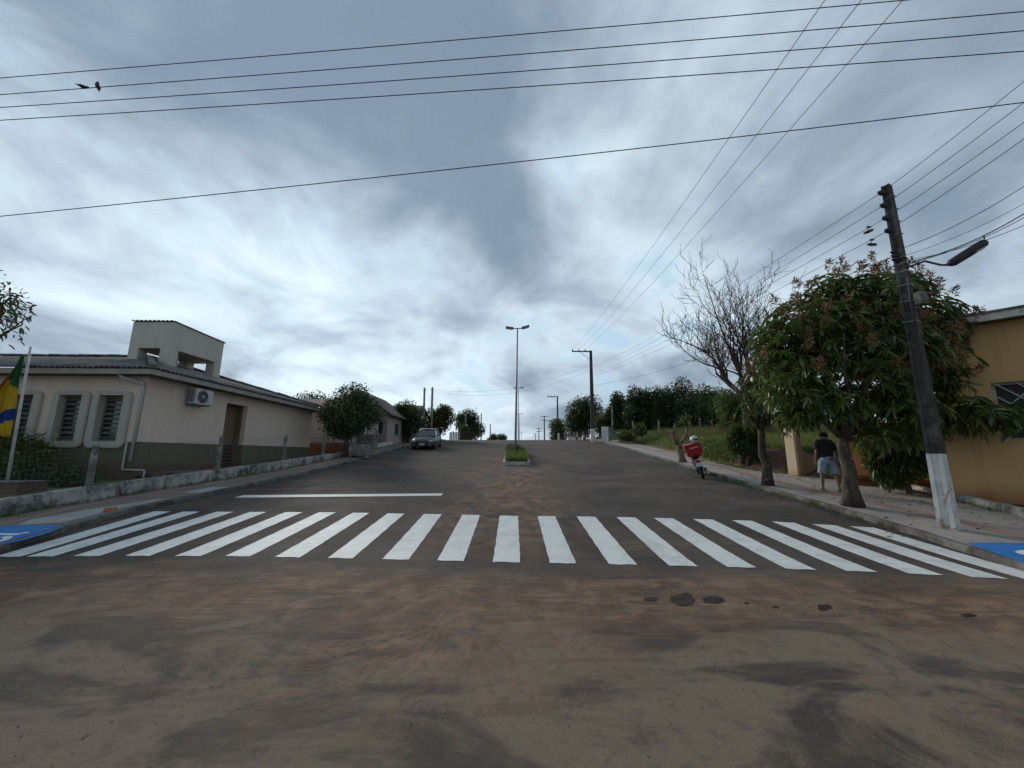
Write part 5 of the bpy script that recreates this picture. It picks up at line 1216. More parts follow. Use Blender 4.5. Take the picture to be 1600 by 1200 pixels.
bb = at(1163, 705, 17.6); bare_tree((bb.x, bb.y, T(bb.x, bb.y)), 'leafless tree with dense fine twigs standing behind the mango trees', 12)

# pruned street tree beside the motorcycle
sb_ = gp(1067, 722, SW)
st = thing('pruned_tree', 'pruned street tree with two bare cut stubs behind the motorcycle', 'tree', sb_)
pxp = lambda a, b: at(a, b, sb_.y)
MB().tube([sb_, sb_.lerp(pxp(1062, 700), .3), pxp(1062, 700), pxp(1060, 690)], [.22, .15, .135, .14], 10).build('trunk', M_BARKP, st, smooth=True)
MB().tube([pxp(1060, 694), pxp(1054, 684), pxp(1051, 676), pxp(1050, 671)], [.13, .11, .105, .10], 9).build('stub', M_BARKP, st, smooth=True)
MB().tube([pxp(1051, 675), pxp(1055, 673), pxp(1058, 672)], [.06, .05, .04], 7).build('stub', M_BARKP, st, smooth=True)
MB().tube([pxp(1061, 693), pxp(1068, 688), pxp(1073, 678), pxp(1073, 668)], [.10, .08, .07, .055], 9).build('stub', M_BARKP, st, smooth=True)
rs = np.random.RandomState(33); C, d = blob_points(rs, [(tuple(pxp(1066, 660)), (.30, .3, .30)), (tuple(pxp(1072, 654)), (.22, .2, .22))], 90, .2); leaves('sprouts', C, d + np.array([0, 0, .6]), .16, .05, M_MIDLEAF, st, rs, 'lance')['kind'] = 'stuff'

# ================================================================== FIELD: grass, dry stalks, posts, board
rs = np.random.RandomState(90); n = 42000
yy = 15.5 + rs.random(n) ** 1.5 * 32; xx = np.array([IR(y) + (.25 if y > 19 else 1.5) + abs(rs.normal()) * (3.5 + .22 * (y - 15)) for y in yy])
g_ = grass('grass', [(x, y, T(x, y) - .02) for x, y in zip(xx, yy)], .24, .016, M_GRASS, None, rs, .7); tag(g_, 'rough green grass covering the sloping field on the right', 'grass', kind='stuff')
n = 9000; yy = 27 + rs.random(n) * 10; xx = np.array([IR(y) + 2.0 + rs.random() * 14 for y in yy])
g_ = grass('dry_grass', [(x, y, T(x, y) - .02) for x, y in zip(xx, yy)], .55, .014, M_DRY, None, rs, .5); tag(g_, 'tall pinkish dry grass stalks at the back of the field', 'grass', kind='stuff')
n = 2200; yy = 17.8 + rs.random(n) * 5.5; xx = np.array([IR(y) + .3 + rs.random() * 1.3 for y in yy])
C = np.array([(x, y, T(x, y) + .05 + .18 * rs.random()) for x, y in zip(xx, yy)])
o = leaves('broad_weeds', C, rs.normal(size=C.shape) + np.array([0, 0, .6]), .15, .07, M_MIDLEAF, None, rs, 'diamond'); tag(o, 'broad leaved weeds along the pavement edge behind the motorcycle', 'weeds', kind='stuff')
# red soil cut below the bush and loose clods
mb = MB(); ysb = frange(12.6, 18.6, .25)
strip(lambda y: IR(y) + .02, lambda y: IR(y) + 1.7 - .8 * sm((y - 16.5) / 2), ysb, lambda x, y: T(x, y) + .06 + .05 * math.sin(x * 9) * math.sin(y * 7), 6).build('soil_patch', M_SOIL, ground)
for k, (px_, py_) in enumerate(((990, 672), (1006, 676), (1030, 675), (1055, 676), (1078, 674), (1094, 672), (1113, 671), (1132, 668))):
    Y = 37.0 + (k % 3) * .3; b = at(px_, py_, Y); h = .95 + .12 * (k % 3)
    t_ = thing('fence_post', '%s pale fence post from the left in the row behind the field' % ('first', 'second', 'third', 'fourth', 'fifth', 'sixth', 'seventh', 'eighth')[k], 'post', (b.x, b.y, b.z - .2), 'field fence posts')
    MB().box((b.x, b.y, b.z + h / 2 - .2), (.12, .12, h + .3), taper=.9, bev=.01, M=Matrix.Rotation(.03 * (k % 3 - 1), 4, 'Y')).build('post_body', M_POST, t_)
nb0 = at(945.5, 689, 39.2)
ns = thing('notice_board', 'white notice board standing on the right pavement near the crest', 'sign', nb0)
M_BOARD = paint_mat('white_board_print', (.62, .68, .66), (.40, .50, .47), .25)
bt = at(945.5, 667, 39.2); MB().box((nb0.x, nb0.y, (nb0.z + bt.z) / 2 + .02), (.72, .05, bt.z - nb0.z), rz=R(14), bev=.006).build('panel', M_BOARD, ns)
for k, w in enumerate((.5, .42, .54, .36)): MB().box((nb0.x, nb0.y - .03, nb0.z + .95 - k * .2), (w, .006, .05), rz=R(14)).build('print_line', pm('pale_green_print%d' % k, (.40, .52, .46), (.36, .48, .42), 5, .7, 0), ns)
MB().box((nb0.x + .55, nb0.y + .3, (nb0.z + bt.z) / 2), (.30, .06, bt.z - nb0.z), rz=R(14)).build('side_panel', M_POST, ns)
fw = thing('yard_wall', 'low white yard wall with posts at the crest beside the crest pole', 'wall', at(890, 690, 46))
for px_ in (891, 899, 904):
    q = at(px_, 687.5, 46); MB().box((q.x, q.y, q.z + .05), (.55, .16, .55), bev=.01).build('wall_section', M_POLEW, fw)
for px_, tp in ((873, 677), (884, 675), (891, 675), (897.5, 674.5)):
    q = at(px_, 690, 48); h = at(px_, tp, 48).z - q.z; MB().box((q.x, q.y, q.z + h / 2 - .1), (.24, .24, h + .2), bev=.01).build('gate_post', M_POLEW if px_ < 880 else M_POST, fw)
for k in range(12):
    q = at(902 + k * 3.1, 688, 47); MB().box((q.x, q.y, q.z + .45), (.11, .05, 1.15 + .1 * (k % 2)), bev=.005).build('paling', M_WOOD if k % 3 else M_PINK, fw)
fl2 = thing('yard_fence', 'weathered upright board fence under the trees at the left crest', 'fence', at(715, 690, 50))
for k in range(16):
    q = at(703 + k * 2.6, 690, 50 + k * .12); MB().box((q.x, q.y, q.z + .55), (.17, .04, 1.3 + .12 * ((k * 7) % 3)), bev=.005).build('paling', M_POST if k < 6 else M_WOOD, fl2)

# terracotta tile lying at the left kerb
tp_ = gp(169, 806, .02)
tl_ = thing('terracotta_tile', 'broken terracotta tile lying at the left kerb by the crossing', 'tile', tp_)
Mr = Matrix.Rotation(R(-52), 4, 'Z') @ Matrix.Rotation(R(16), 4, 'Y')
MB().box(tp_ + Vector((0, 0, .09)), (.42, .2, .025), M=Mr, bev=.006).build('slab', M_BRICK, tl_)
for s_ in (-1, 0, 1): MB().box(tp_ + Vector((0, 0, .09)) + (Mr @ Vector((0, s_ * .08, -.02))), (.41, .018, .04), M=Mr).build('rib', M_BRICK, tl_)
# ================================================================== PARKED CAR
M_CAR = glossy('dark_silver_paint', (.06, .06, .066), .25, .4, .5)
M_TYRE = pm('tyre_rubber', (.014, .014, .014), (.024, .023, .022), 12, .9, .003)
M_RIM = glossy('alloy_rim', (.28, .28, .29), .3, .8)
M_LIGHT = glossy('headlight_glass', (.50, .52, .54), .08, 0, .8)
M_PLATE = pm('plate_enamel', (.50, .50, .48), (.42, .42, .40), 9, .5, 0)
M_REDL = glossy('red_lens', (.30, .01, .01), .2)
M_BLKP = pm('black_trim', (.016, .016, .017), (.026, .026, .027), 9, .55, 0)
cy = 28.6; cx_ = -6.62
slope = math.atan(.084)
car = thing('parked_car', 'dark silver estate car parked facing downhill at the left kerb', 'car', (cx_, cy + .1, G(cx_, cy) + .005), rot=(slope, 0, R(1.5)))
HW = .86
# stations along the length: y (0 = nose), lower z, belt z, half width
stn = [(-.02, .36, .62, .60), (.06, .24, .70, .74), (.25, .20, .78, .83), (.8, .20, .90, HW), (1.25, .20, .97, HW), (2.2, .20, 1.00, HW + .01), (3.2, .20, 1.02, HW), (3.9, .22, 1.03, .83), (4.25, .28, 1.00, .78), (4.34, .42, .92, .70)]
mb = MB(); vs = []
for y, z0, z1, w in stn:
    half = [(w * .80, z0), (w * .97, z0 + .10), (w, z0 + .30 * (z1 - z0) + .06), (w * .985, z1 - .12), (w * .93, z1 - .03), (w * .55, z1 + .03), (0, z1 + .045)]
    ring = [(x, y, z) for x, z in half] + [(-x, y, z) for x, z in half[-2::-1]]; vs += ring
n = 13; mb.add(vs, [(i * n + k, i * n + k + 1, (i + 1) * n + k + 1, (i + 1) * n + k) for i in range(len(stn) - 1) for k in range(n - 1)] + [tuple(range(n)), tuple((len(stn) - 1) * n + k for k in range(n - 1, -1, -1))] + [(i * n, (i + 1) * n, (i + 1) * n + n - 1, i * n + n - 1) for i in range(len(stn) - 1)])
body = mb.build('body', M_CAR, car, smooth=True, world=False, recalc=True); md = body.modifiers.new('soft', 'SUBSURF'); md.levels = 1; md.render_levels = 1
# cabin: glass hull, roof skin and pillars
gs = [(1.12, .98, .78, .98), (1.95, 1.0, .76, 1.44), (2.4, 1.02, .765, 1.50), (3.3, 1.03, .76, 1.49), (3.95, 1.02, .72, 1.36), (4.22, 1.0, .68, 1.02)]
mb = MB(); vs = []
for y, zb, w, zt in gs: k = (zt - zb) / .5; vs += [(w, y, zb), (w - .20 * k, y, zt), (-(w - .20 * k), y, zt), (-w, y, zb)]
mb.add(vs, [(i * 4 + k, (i + 1) * 4 + k, (i + 1) * 4 + k + 1, i * 4 + k + 1) for i in range(len(gs) - 1) for k in range(3)])
mb.build('windows', M_GLASSD, car, world=False, recalc=True)
mb = MB(); rs_ = [(1.90, 1.435, .565), (2.1, 1.49, .585), (2.6, 1.525, .59), (3.3, 1.51, .58), (3.9, 1.40, .55)]
vs = []
for y, z, w in rs_: vs += [(w + .02, y, z - .025), (w * .8, y, z + .015), (0, y, z + .03), (-w * .8, y, z + .015), (-w - .02, y, z - .025)]
mb.add(vs, [(i * 5 + k, (i + 1) * 5 + k, (i + 1) * 5 + k + 1, i * 5 + k + 1) for i in range(4) for k in range(4)])
mb.build('roof', M_CAR, car, smooth=True, world=False).modifiers.new('t', 'SOLIDIFY').thickness = .03
for s_ in (-1, 1):
    MB().tube([(s_ * .80, 1.06, .98), (s_ * .585, 1.93, 1.44)], .035, 6).build('pillar', M_CAR, car, world=False)
    MB().tube([(s_ * .775, 2.55, 1.02), (s_ * .60, 2.62, 1.50)], .035, 6).build('pillar', M_BLKP, car, world=False)
    MB().tube([(s_ * .76, 3.45, 1.03), (s_ * .59, 3.35, 1.48)], .04, 6).build('pillar', M_CAR, car, world=False)
    MB().tube([(s_ * .70, 4.2, 1.02), (s_ * .56, 3.92, 1.38)], .05, 6).build('pillar', M_CAR, car, world=False)
    MB().tube([(s_ * .57, 2.0, 1.50), (s_ * .575, 2.2, 1.55), (s_ * .575, 3.5, 1.545), (s_ * .56, 3.8, 1.45)], .018, 6).build('roof_rail', M_RIM, car, world=False)
    mr = MB().box((s_ * .97, 1.42, 1.04), (.20, .12, .15), bev=.04).build('mirror', M_CAR, car, world=False)
    MB().box((s_ * .88, 1.44, 1.0), (.10, .05, .05)).build('mirror_arm', M_BLKP, mr, world=False)
    MB().box((s_ * .60, .075, .665), (.34, .12, .15), bev=.04, M=Matrix.Rotation(s_ * R(-22), 4, 'Z')).build('headlight', M_LIGHT, car, world=False)
    MB().lathe([(.055, 0), (.055, .02), (.03, .025)], 10, Matrix.Translation((s_ * .58, .03, .36)) @ Matrix.Rotation(R(90), 4, 'X')).build('fog_lamp', M_LIGHT, car, world=False)
    MB().box((s_ * .855, 2.2, .30), (.03, 2.0, .10), bev=.01).build('side_trim', M_BLKP, car, world=False)
    for y in (2.05, 3.0): MB().box((s_ * .875, y, .86), (.025, .16, .03), bev=.008).build('door_handle', M_RIM, car, world=False)
    for y in (.82, 3.42):
        Mw = Matrix.Translation((s_ * .77, y, .315)) @ Matrix.Rotation(R(90), 4, 'Y')
        wh = MB().lathe([(.20, -.10), (.30, -.105), (.318, -.07), (.318, .07), (.30, .105), (.20, .10)], 22, Mw).build('wheel', M_TYRE, car, smooth=False, world=False)
        MB().lathe([(.20, -.08), (.205, .095 * 1), (.19, .10)] if s_ > 0 else [(.19, -.10), (.205, -.095), (.20, .08)], 18, Mw).build('rim', M_BLKP, wh, world=False)
        for k in range(5):
            w_ = 2 * math.pi * k / 5; MB().box((s_ * .875, y + .10 * math.cos(w_), .315 + .10 * math.sin(w_)), (.02, .20, .045), M=Matrix.Rotation(w_, 4, 'X')).build('spoke', M_RIM, wh, world=False)
        MB().lathe([(.345, -.005), (.345, .09)], 18, Matrix.Translation((s_ * .775, y, .33)) @ Matrix.Rotation(R(90) * s_, 4, 'Y')).build('wheel_arch', M_BLKP, car, world=False)
MB().box((0, .0, .60), (.70, .08, .15), bev=.03).build('grille', M_BLKP, car, world=False)
for k in range(2): MB().box((0, -.045, .575 + k * .055), (.62, .012, .014)).build('grille_bar', M_RIM, car, world=False)
MB().lathe([(.055, 0), (.055, .015), (.03, .02)], 12, Matrix.Translation((0, -.05, .645)) @ Matrix.Rotation(R(90), 4, 'X')).build('badge', M_RIM, car, world=False)
MB().box((0, .01, .33), (1.15, .09, .16), bev=.03).build('air_intake', M_BLKP, car, world=False)
MB().box((0, -.055, .43), (.40, .015, .13), bev=.004).build('number_plate', M_PLATE, car, world=False)
MB().tube([(-.45, 1.02, 1.03), (.1, 1.14, 1.04), (.5, 1.3, 1.12)], .010, 5).build('wiper', M_BLKP, car, world=False)

# ================================================================== MOTORCYCLE WITH RED BOX, HELMET ON TOP
mbse = gp(1099, 748, .0)
moto = thing('motorcycle', 'small motorcycle leaning on its stand at the right kerb with a red carrier box', 'motorcycle', mbse, rot=(R(4.5), R(-15), R(-21)))
M_REDB = pm('red_plastic_box', (.36, .018, .02), (.28, .012, .015), 5, .45, .001)
M_ENG = pm('engine_alloy', (.16, .16, .16), (.08, .08, .08), 8, .45, .002, metal=.6)
M_SEAT = pm('black_vinyl', (.014, .014, .014), (.022, .022, .022), 9, .6, .001)
def wheel(y, r_, w):
    Mw = Matrix.Translation((0, y, r_)) @ Matrix.Rotation(R(90), 4, 'Y')
    wh = MB().lathe([(r_ - .07, -w * .7), (r_ - .03, -w), (r_, -w * .45), (r_, w * .45), (r_ - .03, w), (r_ - .07, w * .7)], 26, Mw).build('wheel', M_TYRE, moto, smooth=True, world=False)
    MB().lathe([(r_ - .065, -.022), (r_ - .065, .022), (r_ - .085, .02), (r_ - .085, -.02), (r_ - .065, -.022)], 24, Mw).build('rim', M_RIM, wh, world=False)
    MB().lathe([(.055, -.06), (.06, -.04), (.06, .04), (.055, .06)], 12, Mw).build('hub', M_ENG, wh, world=False)
    for k in range(12):
        a = 2 * math.pi * k / 12; MB().tube([(.02 * (-1) ** k, y + .05 * math.cos(a), r_ + .05 * math.sin(a)), (0, y + (r_ - .08) * math.cos(a + .2), r_ + (r_ - .08) * math.sin(a + .2))], .004, 4).build('spoke', M_RIM, wh, world=False)
wheel(.0, .30, .058); wheel(1.24, .30, .048)
def part(name, mat, fn, par=None, smooth=False): m_ = MB(); fn(m_); return m_.build(name, mat, par or moto, smooth=smooth, world=False)
for s_ in (-1, 1):
    part('swingarm', M_ENG, lambda m_: m_.tube([(s_ * .085, 0, .30), (s_ * .09, .42, .36)], .02, 6))
    part('shock_absorber', M_STEEL, lambda m_: m_.tube([(s_ * .11, .02, .33), (s_ * .11, .10, .50), (s_ * .11, .16, .66)], [.02, .034, .02], 8))
    part('fork', M_ENG, lambda m_: m_.tube([(s_ * .075, 1.24, .30), (s_ * .075, 1.08, .66), (s_ * .075, .98, .92)], .022, 7))
    part('turn_signal', pm('amber_lens', (.5, .16, .02), (.42, .12, .02), 5, .3, 0), lambda m_: (m_.tube([(s_ * .03, -.22, .66), (s_ * .15, -.24, .66)], .01, 5), m_.lathe([(.0, -.04), (.035, -.02), (.035, .02), (.0, .04)], 8, Matrix.Translation((s_ * .18, -.25, .66)) @ Matrix.Rotation(R(90), 4, 'X'))))
    part('footpeg', M_BLKP, lambda m_: m_.tube([(s_ * .1, .40, .32), (s_ * .25, .38, .32)], .016, 6))
    part('handlebar', M_BLKP, lambda m_: m_.tube([(0, .96, .96), (s_ * .15, .95, 1.02), (s_ * .26, .86, 1.04), (s_ * .36, .80, 1.03)], .016, 7))
    mr = part('mirror', M_BLKP, lambda m_: m_.lathe([(.03, -.01), (.055, -.004), (.055, .01), (.02, .02)], 12, Matrix.Translation((s_ * .34, .88, 1.22)) @ Matrix.Rotation(R(80), 4, 'X')))
    part('mirror_stalk', M_BLKP, lambda m_: m_.tube([(s_ * .26, .86, 1.05), (s_ * .33, .90, 1.21)], .008, 5), mr)
part('frame', M_BLKP, lambda m_: (m_.tube([(0, .98, .80), (0, .75, .74), (0, .35, .66), (0, .0, .66), (0, -.22, .70)], .024, 7), m_.tube([(0, .98, .78), (0, .80, .45), (0, .66, .24), (0, .36, .24), (0, .34, .62)], .022, 7)))
eng = part('engine', M_ENG, lambda m_: (m_.box((0, .52, .33), (.26, .32, .22), bev=.04), m_.box((0, .70, .44), (.17, .18, .24), bev=.03, M=Matrix.Rotation(R(-35), 4, 'X'))))
for k in range(5): part('cooling_fin', M_STEEL, lambda m_: m_.box((0, .68 + .018 * k, .40 + k * .03), (.21, .20, .010), M=Matrix.Rotation(R(-35), 4, 'X')), eng)
part('fuel_tank', M_REDB, lambda m_: m_.tube([(0, .48, .80), (0, .60, .85), (0, .78, .87), (0, .94, .83)], [.08, .14, .16, .07], 14), smooth=True)
part('seat', M_SEAT, lambda m_: m_.tube([(0, -.16, .80), (0, .05, .80), (0, .25, .77), (0, .46, .80)], [.09, .13, .12, .08], 12, flat=.5), smooth=True)
part('rear_fender', M_BLKP, lambda m_: m_.grid(5, 9, lambda u, v: ((u - .5) * .15, .35 * math.sin(R(-40 - 95 * v + 65)) * 1.0 - .02, .30 + .355 * math.cos(R(-40 - 95 * v + 65)))), smooth=True).modifiers.new('t', 'SOLIDIFY').thickness = .006
part('front_fender', M_REDB, lambda m_: m_.grid(5, 9, lambda u, v: ((u - .5) * .13, 1.24 + .345 * math.sin(R(-70 + 110 * v)), .30 + .345 * math.cos(R(-70 + 110 * v)))), smooth=True).modifiers.new('t', 'SOLIDIFY').thickness = .006
part('tail_light', M_REDL, lambda m_: m_.box((0, -.26, .70), (.13, .06, .07), bev=.015))
part('number_plate', M_PLATE, lambda m_: m_.box((0, -.30, .56), (.21, .012, .16), bev=.004, M=Matrix.Rotation(R(-18), 4, 'X')))
part('exhaust', M_RIM, lambda m_: m_.tube([(.09, .78, .36), (.13, .70, .22), (.15, .45, .20), (.17, .15, .27), (.18, -.22, .36)], [.02, .02, .024, .045, .05], 10), smooth=True)
part('headlight', M_LIGHT, lambda m_: m_.lathe([(.03, -.06), (.085, .0), (.09, .05), (.0, .07)], 14, Matrix.Translation((0, 1.06, .90)) @ Matrix.Rotation(R(-90), 4, 'X')), smooth=True)
part('side_panel', M_REDB, lambda m_: m_.box((0, .26, .58), (.20, .28, .16), bev=.04))
part('chain_case', M_BLKP, lambda m_: m_.box((-.11, .2, .33), (.04, .5, .10), bev=.015))
part('kickstand', M_BLKP, lambda m_: m_.tube([(-.08, .42, .25), (-.20, .34, .065)], .013, 6))
part('luggage_rack', M_BLKP, lambda m_: (m_.box((0, -.12, .87), (.30, .40, .02)), m_.tube([(-.1, -.1, .70), (-.1, -.15, .86)], .01, 5), m_.tube([(.1, -.1, .70), (.1, -.15, .86)], .01, 5)))
bxr = part('carrier_box', M_REDB, lambda m_: m_.box((0, -.14, 1.10), (.52, .44, .40), bev=.03, taper=1.12))
part('lid', M_REDB, lambda m_: m_.box((0, -.14, 1.325), (.60, .51, .05), bev=.018), bxr)
part('print_line', M_SYMB, lambda m_: m_.box((.03, -.380, 1.20), (.30, .005, .022), M=Matrix.Rotation(R(-4), 4, 'X')), bxr)
part('print_line', pm('dark_red_print', (.16, .01, .012), (.12, .01, .01), 5, .5, 0), lambda m_: m_.box((0, -.372, 1.10), (.40, .005, .05), M=Matrix.Rotation(R(-4), 4, 'X')), bxr)
part('latch', M_BLKP, lambda m_: m_.box((-.05, -.395, 1.305), (.06, .02, .06), bev=.006), bxr)
bpy.context.view_layer.update()
hc = moto.matrix_world @ Vector((.12, -.10, 1.355))
hl = thing('helmet', 'white and black motorcycle helmet resting on the red carrier box', 'helmet', hc, rz=R(35))
M_HW = glossy('white_gelcoat', (.52, .55, .57), .15)
prof = [(.095, .0), (.118, .03), (.128, .09), (.122, .16), (.10, .21), (.06, .245), (.0, .258)]
MB().lathe(prof, 20, Matrix.Scale(1.12, 4, (0, 1, 0))).build('shell', M_HW, hl, smooth=True, world=False)
MB().grid(15, 5, lambda u, v: (.133 * math.sin(R(-75 + 150 * u)), -.148 * math.cos(R(-75 + 150 * u)), .075 + .085 * v)).build('visor', M_GLASSD, hl, smooth=True, world=False).modifiers.new('t', 'SOLIDIFY').thickness = .004
MB().grid(13, 3, lambda u, v: (.134 * math.sin(R(100 + 160 * u)), -.15 * math.cos(R(100 + 160 * u)), .03 + .05 * v)).build('stripe', M_BLKP, hl, smooth=True, world=False).modifiers.new('t', 'SOLIDIFY').thickness = .003
MB().tube([(.07, 0, .02), (.03, 0, -.015), (-.03, 0, -.015), (-.07, 0, .02)], .007, 5).build('chin_strap', M_BLKP, hl, world=False)

# ================================================================== MAN WALKING ON THE RIGHT PAVEMENT
mp = gp(1298, 767, SW)
man = thing('person', 'man in dark shirt and light denim shorts bending beside the mango trunk', 'person', mp, rz=R(-8))
M_SKIN, tt = new_mat('skin'); finish(tt, tt.mix(tt.ramp(tt.noise(pos(tt), 12, 4, .6), .4, .6), (.17, .085, .055), (.21, .11, .07)), .55, spec=.3)
M_SHIRT = pm('dark_cotton', (.018, .019, .023), (.032, .033, .038), 7, .95, .01)
M_DENIM = pm('light_denim', (.27, .34, .41), (.19, .25, .32), 9, .9, .008, c3=(.36, .42, .48), s3=4, th3=(.5, .65))
M_HAIR = pm('black_hair', (.010, .009, .008), (.018, .016, .014), 40, .8, .01)
M_FLIP = pm('red_brown_rubber', (.14, .05, .035), (.10, .035, .028), 8, .8, 0)
def skin_mesh(name, J, E, mat, parent, sub=2):
    names = list(J); me = bpy.data.meshes.new(name); me.from_pydata([J[k][0] for k in names], [(names.index(a), names.index(b)) for a, b in E], [])
    o = bpy.data.objects.new(name + '_tmp', me); COL.objects.link(o); o.modifiers.new('skin', 'SKIN'); s_ = o.modifiers.new('sub', 'SUBSURF'); s_.levels = sub; s_.render_levels = sub
    for i, k in enumerate(names):
        r_ = J[k][1]; me.skin_vertices[0].data[i].radius = r_ if hasattr(r_, '__len__') else (r_, r_)
        me.skin_vertices[0].data[i].use_root = (i == 0)
    bpy.context.view_layer.update(); dg = bpy.context.evaluated_depsgraph_get(); m2 = bpy.data.meshes.new_from_object(o.evaluated_get(dg))
    bpy.data.objects.remove(o); m2.name = name; m2.materials.clear(); m2.materials.append(mat); m2.polygons.foreach_set('use_smooth', [True] * len(m2.polygons))
    ob = bpy.data.objects.new(name, m2); COL.objects.link(ob); ob.parent = parent; return ob
J = {'pelvis': ((0, 0, .96), .13), 'spine': ((.01, .03, 1.14), .12), 'chest': ((.05, .09, 1.34), (.15, .115)), 'neck0': ((.10, .15, 1.49), .062), 'neck': ((.15, .235, 1.53), .055), 'jaw': ((.185, .315, 1.55), .074), 'head': ((.205, .345, 1.615), .094), 'crown': ((.21, .36, 1.69), .07), 'nose': ((.215, .43, 1.555), .018),
     'shL': ((-.10, .09, 1.43), .07), 'arL': ((-.155, .07, 1.38), .056), 'elL': ((-.225, .02, 1.14), .042), 'wrL': ((-.235, .10, .92), .029), 'paL': ((-.23, .125, .85), (.036, .022)),
     'shR': ((.205, .11, 1.42), .07), 'arR': ((.255, .10, 1.36), .056), 'elR': ((.30, .05, 1.11), .042), 'wrR': ((.295, .06, .88), .029), 'paR': ((.29, .07, .81), (.036, .022)),
     'hiL': ((-.10, .0, .90), .10), 'thL': ((-.125, .01, .72), .085), 'knL': ((-.155, .03, .49), .057), 'caL': ((-.175, -.0, .34), .056), 'anL': ((-.195, .0, .10), .036), 'heL': ((-.195, -.02, .05), .036), 'toL': ((-.185, .15, .035), (.040, .022)),
     'hiR': ((.10, -.01, .90), .10), 'thR': ((.125, -.03, .72), .085), 'knR': ((.15, -.06, .49), .057), 'caR': ((.165, -.10, .34), .056), 'anR': ((.17, -.12, .10), .036), 'heR': ((.155, -.135, .05), .036), 'toR': ((.29, -.03, .035), (.040, .022))}
E_ = [('pelvis', 'spine'), ('spine', 'chest'), ('chest', 'neck0'), ('neck0', 'neck'), ('neck', 'jaw'), ('jaw', 'head'), ('head', 'crown'), ('head', 'nose'), ('chest', 'shL'), ('shL', 'arL'), ('arL', 'elL'), ('elL', 'wrL'), ('wrL', 'paL'), ('chest', 'shR'), ('shR', 'arR'), ('arR', 'elR'), ('elR', 'wrR'), ('wrR', 'paR'),
      ('pelvis', 'hiL'), ('hiL', 'thL'), ('thL', 'knL'), ('knL', 'caL'), ('caL', 'anL'), ('anL', 'heL'), ('heL', 'toL'), ('pelvis', 'hiR'), ('hiR', 'thR'), ('thR', 'knR'), ('knR', 'caR'), ('caR', 'anR'), ('anR', 'heR'), ('heR', 'toR')]
for S_, w in (('L', Vector((-.23, .125, .85))), ('R', Vector((.29, .07, .81)))):
    for k, (dx, ln) in enumerate(((-.028, .065), (-.010, .075), (.010, .072), (.028, .058))):
        J['f%s%da' % (S_, k)] = (tuple(w + Vector((.0, dx, -.035))), .0095); J['f%s%db' % (S_, k)] = (tuple(w + Vector((.004, dx + .004, -.035 - ln * .55))), .0085); J['f%s%dc' % (S_, k)] = (tuple(w + Vector((.012, dx + .012, -.035 - ln))), .0075)
        E_ += [('pa' + S_, 'f%s%da' % (S_, k)), ('f%s%da' % (S_, k), 'f%s%db' % (S_, k)), ('f%s%db' % (S_, k), 'f%s%dc' % (S_, k))]
    J['t%sa' % S_] = (tuple(w + Vector((.01, .045, .005))), .0105); J['t%sb' % S_] = (tuple(w + Vector((.02, .058, -.04))), .0085); E_ += [('pa' + S_, 't%sa' % S_), ('t%sa' % S_, 't%sb' % S_)]
body = skin_mesh('body', J, E_, M_SKIN, man)
def loft(rings, n=18):
    """rings: (centre, rx, ry, tilt about x)"""
    mb = MB(); vs = []
    for i, (c, rx, ry) in enumerate(rings):
        for k in range(n):
            w = 2 * math.pi * k / n; wr = 1 + .05 * math.sin(3 * w + i * 1.3); vs.append((c[0] + rx * math.cos(w) * wr, c[1] + ry * math.sin(w) * wr, c[2] + .012 * math.sin(2 * w + i)))
    mb.add(vs, [(i * n + k, i * n + (k + 1) % n, (i + 1) * n + (k + 1) % n, (i + 1) * n + k) for i in range(len(rings) - 1) for k in range(n)]); return mb
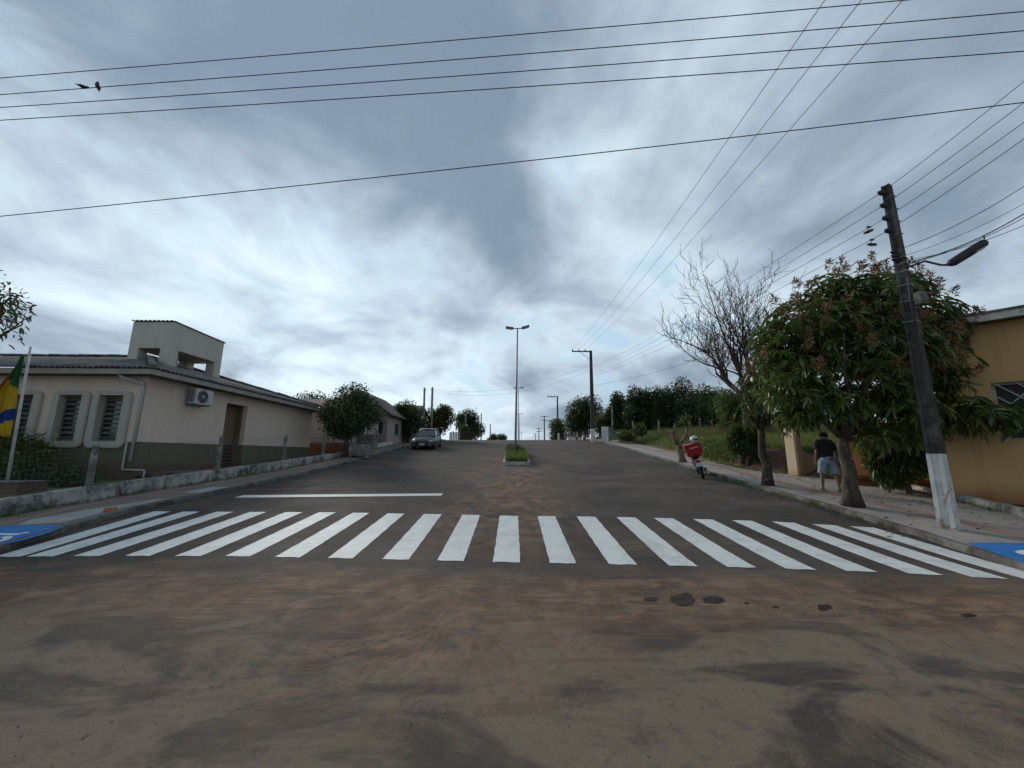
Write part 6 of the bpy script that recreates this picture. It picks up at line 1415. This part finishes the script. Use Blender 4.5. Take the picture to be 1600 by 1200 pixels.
sh = loft([((0, .0, .90), .205, .165), ((.0, .015, 1.0), .20, .16), ((.01, .035, 1.14), .195, .15), ((.035, .07, 1.28), .215, .15), ((.05, .095, 1.38), .235, .145), ((.06, .11, 1.45), .215, .13), ((.085, .14, 1.50), .14, .105), ((.105, .155, 1.525), .085, .08)])
sho = sh.build('shirt', M_SHIRT, man, smooth=True, world=False); sho.modifiers.new('t', 'SOLIDIFY').thickness = .008
for a, b, c in (((-.08, .09, 1.44), (-.165, .07, 1.36), (-.215, .035, 1.19)), ((.19, .11, 1.43), (.265, .10, 1.34), (.30, .065, 1.17))):
    MB().tube([a, b, c], [.085, .085, .078], 14, cap=False).build('sleeve', M_SHIRT, sho, smooth=True, world=False)
so = loft([((0, .0, .985), .185, .15), ((0, 0, .92), .205, .165), ((0, -.005, .84), .215, .168), ((0, -.01, .79), .21, .155)]).build('shorts', M_DENIM, man, smooth=True, world=False)
for a, b, c in (((-.105, .0, .84), (-.125, .005, .68), (-.15, .03, .50)), ((.105, -.015, .84), (.125, -.035, .68), (.148, -.06, .48))):
    MB().tube([a, b, c], [.112, .114, .108], 16, cap=False).build('trouser_leg', M_DENIM, so, smooth=True, world=False)
MB().lathe([(.108, -.035), (.112, .0), (.104, .05), (.075, .09), (.0, .108)], 16, Matrix.Translation((.203, .328, 1.625)) @ Matrix.Rotation(R(6), 4, 'X')).build('hair', M_HAIR, man, smooth=True, world=False)
for s_ in (-1, 1): MB().lathe([(.0, -.012), (.026, -.006), (.03, .004), (.0, .012)], 10, Matrix.Translation((.20 + s_ * .098, .335, 1.58)) @ Matrix.Rotation(R(90), 4, 'Y')).build('ear', M_SKIN, man, smooth=True, world=False)
for s_ in (-1, 1): MB().lathe([(.0, -.008), (.012, 0), (.0, .008)], 8, Matrix.Translation((.21 + s_ * .034, .425, 1.59)) @ Matrix.Rotation(R(90), 4, 'X')).build('eye', M_PVC, man, world=False)
MB().tube([(.19, .395, 1.515), (.212, .40, 1.512), (.235, .395, 1.515)], .008, 6).build('mouth', M_FLIP, man, world=False)
for c, a in (((-.19, .055, .012), 0.06), ((.215, -.085, .012), -.9)):
    MB().box(c, (.10, .28, .02), rz=a, bev=.008).build('flip_flop', M_FLIP, man, world=False)
